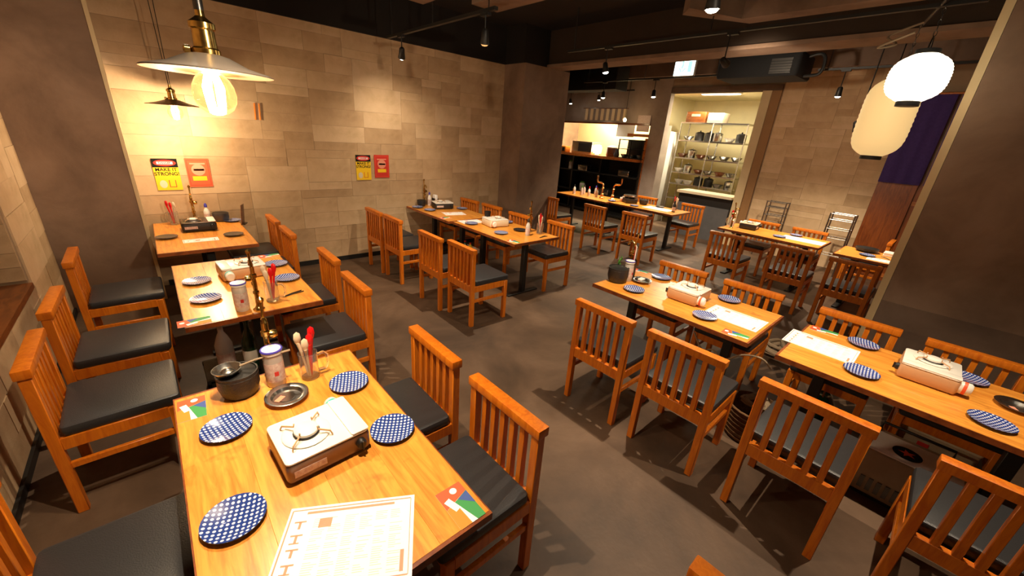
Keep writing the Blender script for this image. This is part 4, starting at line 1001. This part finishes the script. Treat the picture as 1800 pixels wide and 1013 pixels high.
def tub():
    e = empty('tub'); MB().rbox(-.1, .1, -.15, .15, 0, .14, r=.02).build('tub', 'steel', e); MB().bb(-.104, .104, -.154, .154, .13, .145).build('rim', 'dsteel', e); return e
for k, (y, z, lab) in enumerate(((6.75, 1.03, 'steel tub on the upper shelf under the pass, next to the clear jar'), (6.0, .53, 'steel tub on the lower shelf under the pass'), (5.5, 1.03, 'steel tub on the upper shelf under the pass, right end'))): proto('tub', tub, lab, 'tub', (XF, y, z))

# ------------------------------------------------------------------ kitchen seen through the doorway
kc = thing('kitchen_counter', 'grey-fronted counter with pale top below the kitchen shelves', 'counter', (XF, 3.5, 0))
MB().bb(-.05, .15, -.52, .58, 0, .68).build('front_panel', 'counter_grey', kc)
MB().bb(0, .15, -.52, .58, .68, .86).build('dark_gap', 'black', kc)
MB().bb(-.08, .45, -.53, .60, .88, .93).build('worktop', 'cream', kc)
MB().bb(.15, .45, -.52, .58, 0, .88).build('body', 'iron', kc)
sh = thing('steel_shelving', 'tall steel shelving full of bowls inside the kitchen', 'shelf', (9.6, 4.08, 0))
for z in (.6, .94, 1.2, 1.53, 1.91): MB().bb(-.22, .22, -.72, .74, z, z+.03).build('shelf', 'steel', sh)
for y in (-.71, 0, .73):
    for x in (-.21, .21): MB().cyl((x, y, 0), (x, y, 2.3), .014, n=8).build('post', 'steel', sh)
rs = random.Random(9)
def kbowl(m):
    def fn():
        e = empty('bowl'); MB().lathe([(0, 0), (.06, 0), (.12, .085), (.115, .085), (.055, .01), (0, .01)], n=16).build('bowl', m, e); return e
    return fn
def kpot(m):
    def fn():
        e = empty('kitchen_pot'); MB().lathe([(0, 0), (.09, 0), (.098, .01), (.098, .16), (.104, .165)], n=16).build('pot', m, e); MB().lathe([(.102, .16), (.06, .185), (.015, .19), (.015, .215), (0, .215)], n=14).build('lid', m, e); return e
    return fn
ORD = ('first', 'second', 'third', 'fourth', 'fifth', 'sixth')
def krow(z, name):
    y = 3.49; row = []
    while y < 4.72:
        t = rs.choice(('bs', 'bw', 'pi', 'ps', 'bs', 'br')); row.append((t, y)); y += .25 if t[0] == 'b' else .22
    cnt = {}
    for t, y in reversed(row):
        m = {'bs': 'steel', 'bw': 'white', 'pi': 'iron', 'ps': 'steel', 'br': 'ledge'}[t]; kind = 'bowl' if t[0] == 'b' else 'pot'
        mn = {'steel': 'steel', 'white': 'white', 'iron': 'black', 'ledge': 'brown'}[m]; c = cnt.get(t, 0); cnt[t] = c+1
        proto('k'+t, kbowl(m) if kind == 'bowl' else kpot(m), '%s %s %s from the left on the %s of the kitchen shelving' % (ORD[c], mn, kind, name), kind, (9.5+rs.uniform(-.04, .06), y, z), 0, '%s %ss on the %s of the kitchen shelving' % (mn, kind, name))
for z, nm in ((.97, 'lowest seen shelf'), (1.23, 'second shelf'), (1.56, 'third shelf'), (1.94, 'top shelf')): krow(z, nm)
r = thing('kitchen_box', 'dark brown box with pale label high on the kitchen shelving', 'box', (9.55, 4.52, 2.32)); MB().rbox(-.15, .15, -.22, .22, 0, .22, r=.01).build('box', 'ledge', r); MB().bb(-.154, -.15, -.1, .1, .12, .17).build('label_strip', 'pink_print', r)
r = thing('paper_roll_box', 'white carton high on the kitchen shelving', 'box', (9.55, 4.08, 2.32)); MB().rbox(-.15, .15, -.17, .17, 0, .2, r=.008).build('box', 'box', r); MB().bb(-.154, -.15, -.1, .1, .05, .10).build('label_strip', 'grey_print', r)
MB().bb(-.22, .22, -.72, .74, 2.29, 2.32).build('shelf', 'steel', sh)
r = thing('refrigerator', 'tall white cabinet inside the kitchen behind the doorway', 'cabinet', (9.35, 5.05, 0)); MB().rbox(-.25, .3, -.12, .28, 0, 2.1, r=.02).build('body', 'white', r); MB().bb(-.27, -.25, -.08, .26, .1, 1.0).build('door', 'white', r); MB().bb(-.27, -.25, -.08, .26, 1.04, 2.05).build('door', 'cream', r); MB().bb(-.29, -.27, -.05, -.03, 1.1, 1.4).build('handle', 'steel', r)
r = thing('ceiling_lamp', 'flat fluorescent lamp on the kitchen ceiling', 'ceiling lamp', (9.2, 4.0, 2.84)); MB().rbox(-.1, .1, -.4, .4, .02, .06, r=.02).build('case', 'white', r)
def area(x, y, z, sx, sy, w, col, rot=(0, 0, 0), nm='area'):
    l = bpy.data.lights.new(nm, 'AREA'); l.shape = 'RECTANGLE'; l.size = sx; l.size_y = sy; l.energy = w*POWER; l.color = col
    o = bpy.data.objects.new(nm, l); COL.objects.link(o); o.location = (x, y, z); o.rotation_euler = rot
M_['diffuser'] = mat('lamp_diffuser', (1, 1, 1), emit=(1, .93, .74), estr=12)
MB().bb(-.07, .07, -.37, .37, .012, .02).build('diffuser', 'diffuser', r)
area(9.2, 4.0, 2.83, .15, .75, 80, (1, .9, .66), nm='kitchen_light')
r = thing('ceiling_lamp', 'lamp above the kitchen pass that lights the cream back wall', 'ceiling lamp', (9.2, 6.4, 2.84)); MB().rbox(-.06, .06, -.5, .5, .02, .06, r=.02).build('case', 'white', r); MB().bb(-.04, .04, -.45, .45, .012, .02).build('diffuser', 'diffuser', r)
area(9.2, 6.4, 2.83, .1, .9, 190, (1, .84, .52), nm='pass_light')

# ------------------------------------------------------------------ noren, wooden door, metal racks at the far wall
nr = thing('noren_curtain', 'dark purple door curtain in two panels above the wooden door', 'curtain', (XF-.05, .5, 2.72))
def cloth(y0, y1):
    m = MB(); n = 14; vs = []; fs = []
    for j in range(7):
        for i in range(n+1):
            y = y0+(y1-y0)*i/n; z = -1.22*j/6; vs.append((-.02-.012*math.sin(i*1.3+y0*5)*(.3+j/6), y, z))
    for j in range(6):
        for i in range(n): a = j*(n+1)+i; fs.append((a, a+1, a+n+2, a+n+1))
    vs2 = [(x+.004, y, z) for x, y, z in vs]; N = len(vs)
    m.add(vs+vs2, fs+[tuple(v+N for v in reversed(f)) for f in fs], True); return m
cloth(-.02, .45).build('panel', 'noren', nr); cloth(-.52, -.06).build('panel', 'noren', nr)
MB().cyl((-.02, -.6, .01), (-.02, .48, .01), .015).build('rod', 'counter_wood', nr)
dr = MB().bb(XF+.01, XF+.06, .55, .95, 0, 2.72).bb(XF+.01, XF+.06, -.6, .50, 0, 2.72)
dd = struct('door_1', dr, 'door_wood')
for z in (.06, 1.2): MB().bb(XF-.0, XF+.01, -.6, .48, z, z+.06).build('door_rail', 'counter_wood', dd)
MB().bb(XF-.03, XF+.01, .49, .545, 0, 2.7).build('door_stile', 'door_wood', dd)
MB().bb(XF-.03, XF+.0, .30, .34, 0, 1.2).build('door_stile', 'ledge', dd)
def rack(x, y, lab, rz=0):
    r = thing('metal_rack', lab, 'metal rack', (x, y, 0), rz)
    for sx in (-.1, .1):
        for sy in (-.15, .15): MB().cyl((sx, sy, 0), (sx, sy, 1.0), .011, n=8).build('post', 'rack_steel', r)
    for z in (.35, .62, .76, .90, .99):
        MB().tube([(-.1, -.15, z), (.1, -.15, z), (.1, .15, z), (-.1, .15, z)], .007, n=6, closed=True).build('rung', 'rack_steel', r)
        w = MB()
        for k in range(5): w.cyl((-.1, -.12+.06*k, z), (.1, -.12+.06*k, z), .003, n=5)
        w.build('wire_shelf', 'dsteel', r)
rack(8.28, 2.13, 'steel wire rack at the far block wall behind the stove table')
rack(7.9, 1.12, 'steel wire rack at the far block wall next to the wooden door')
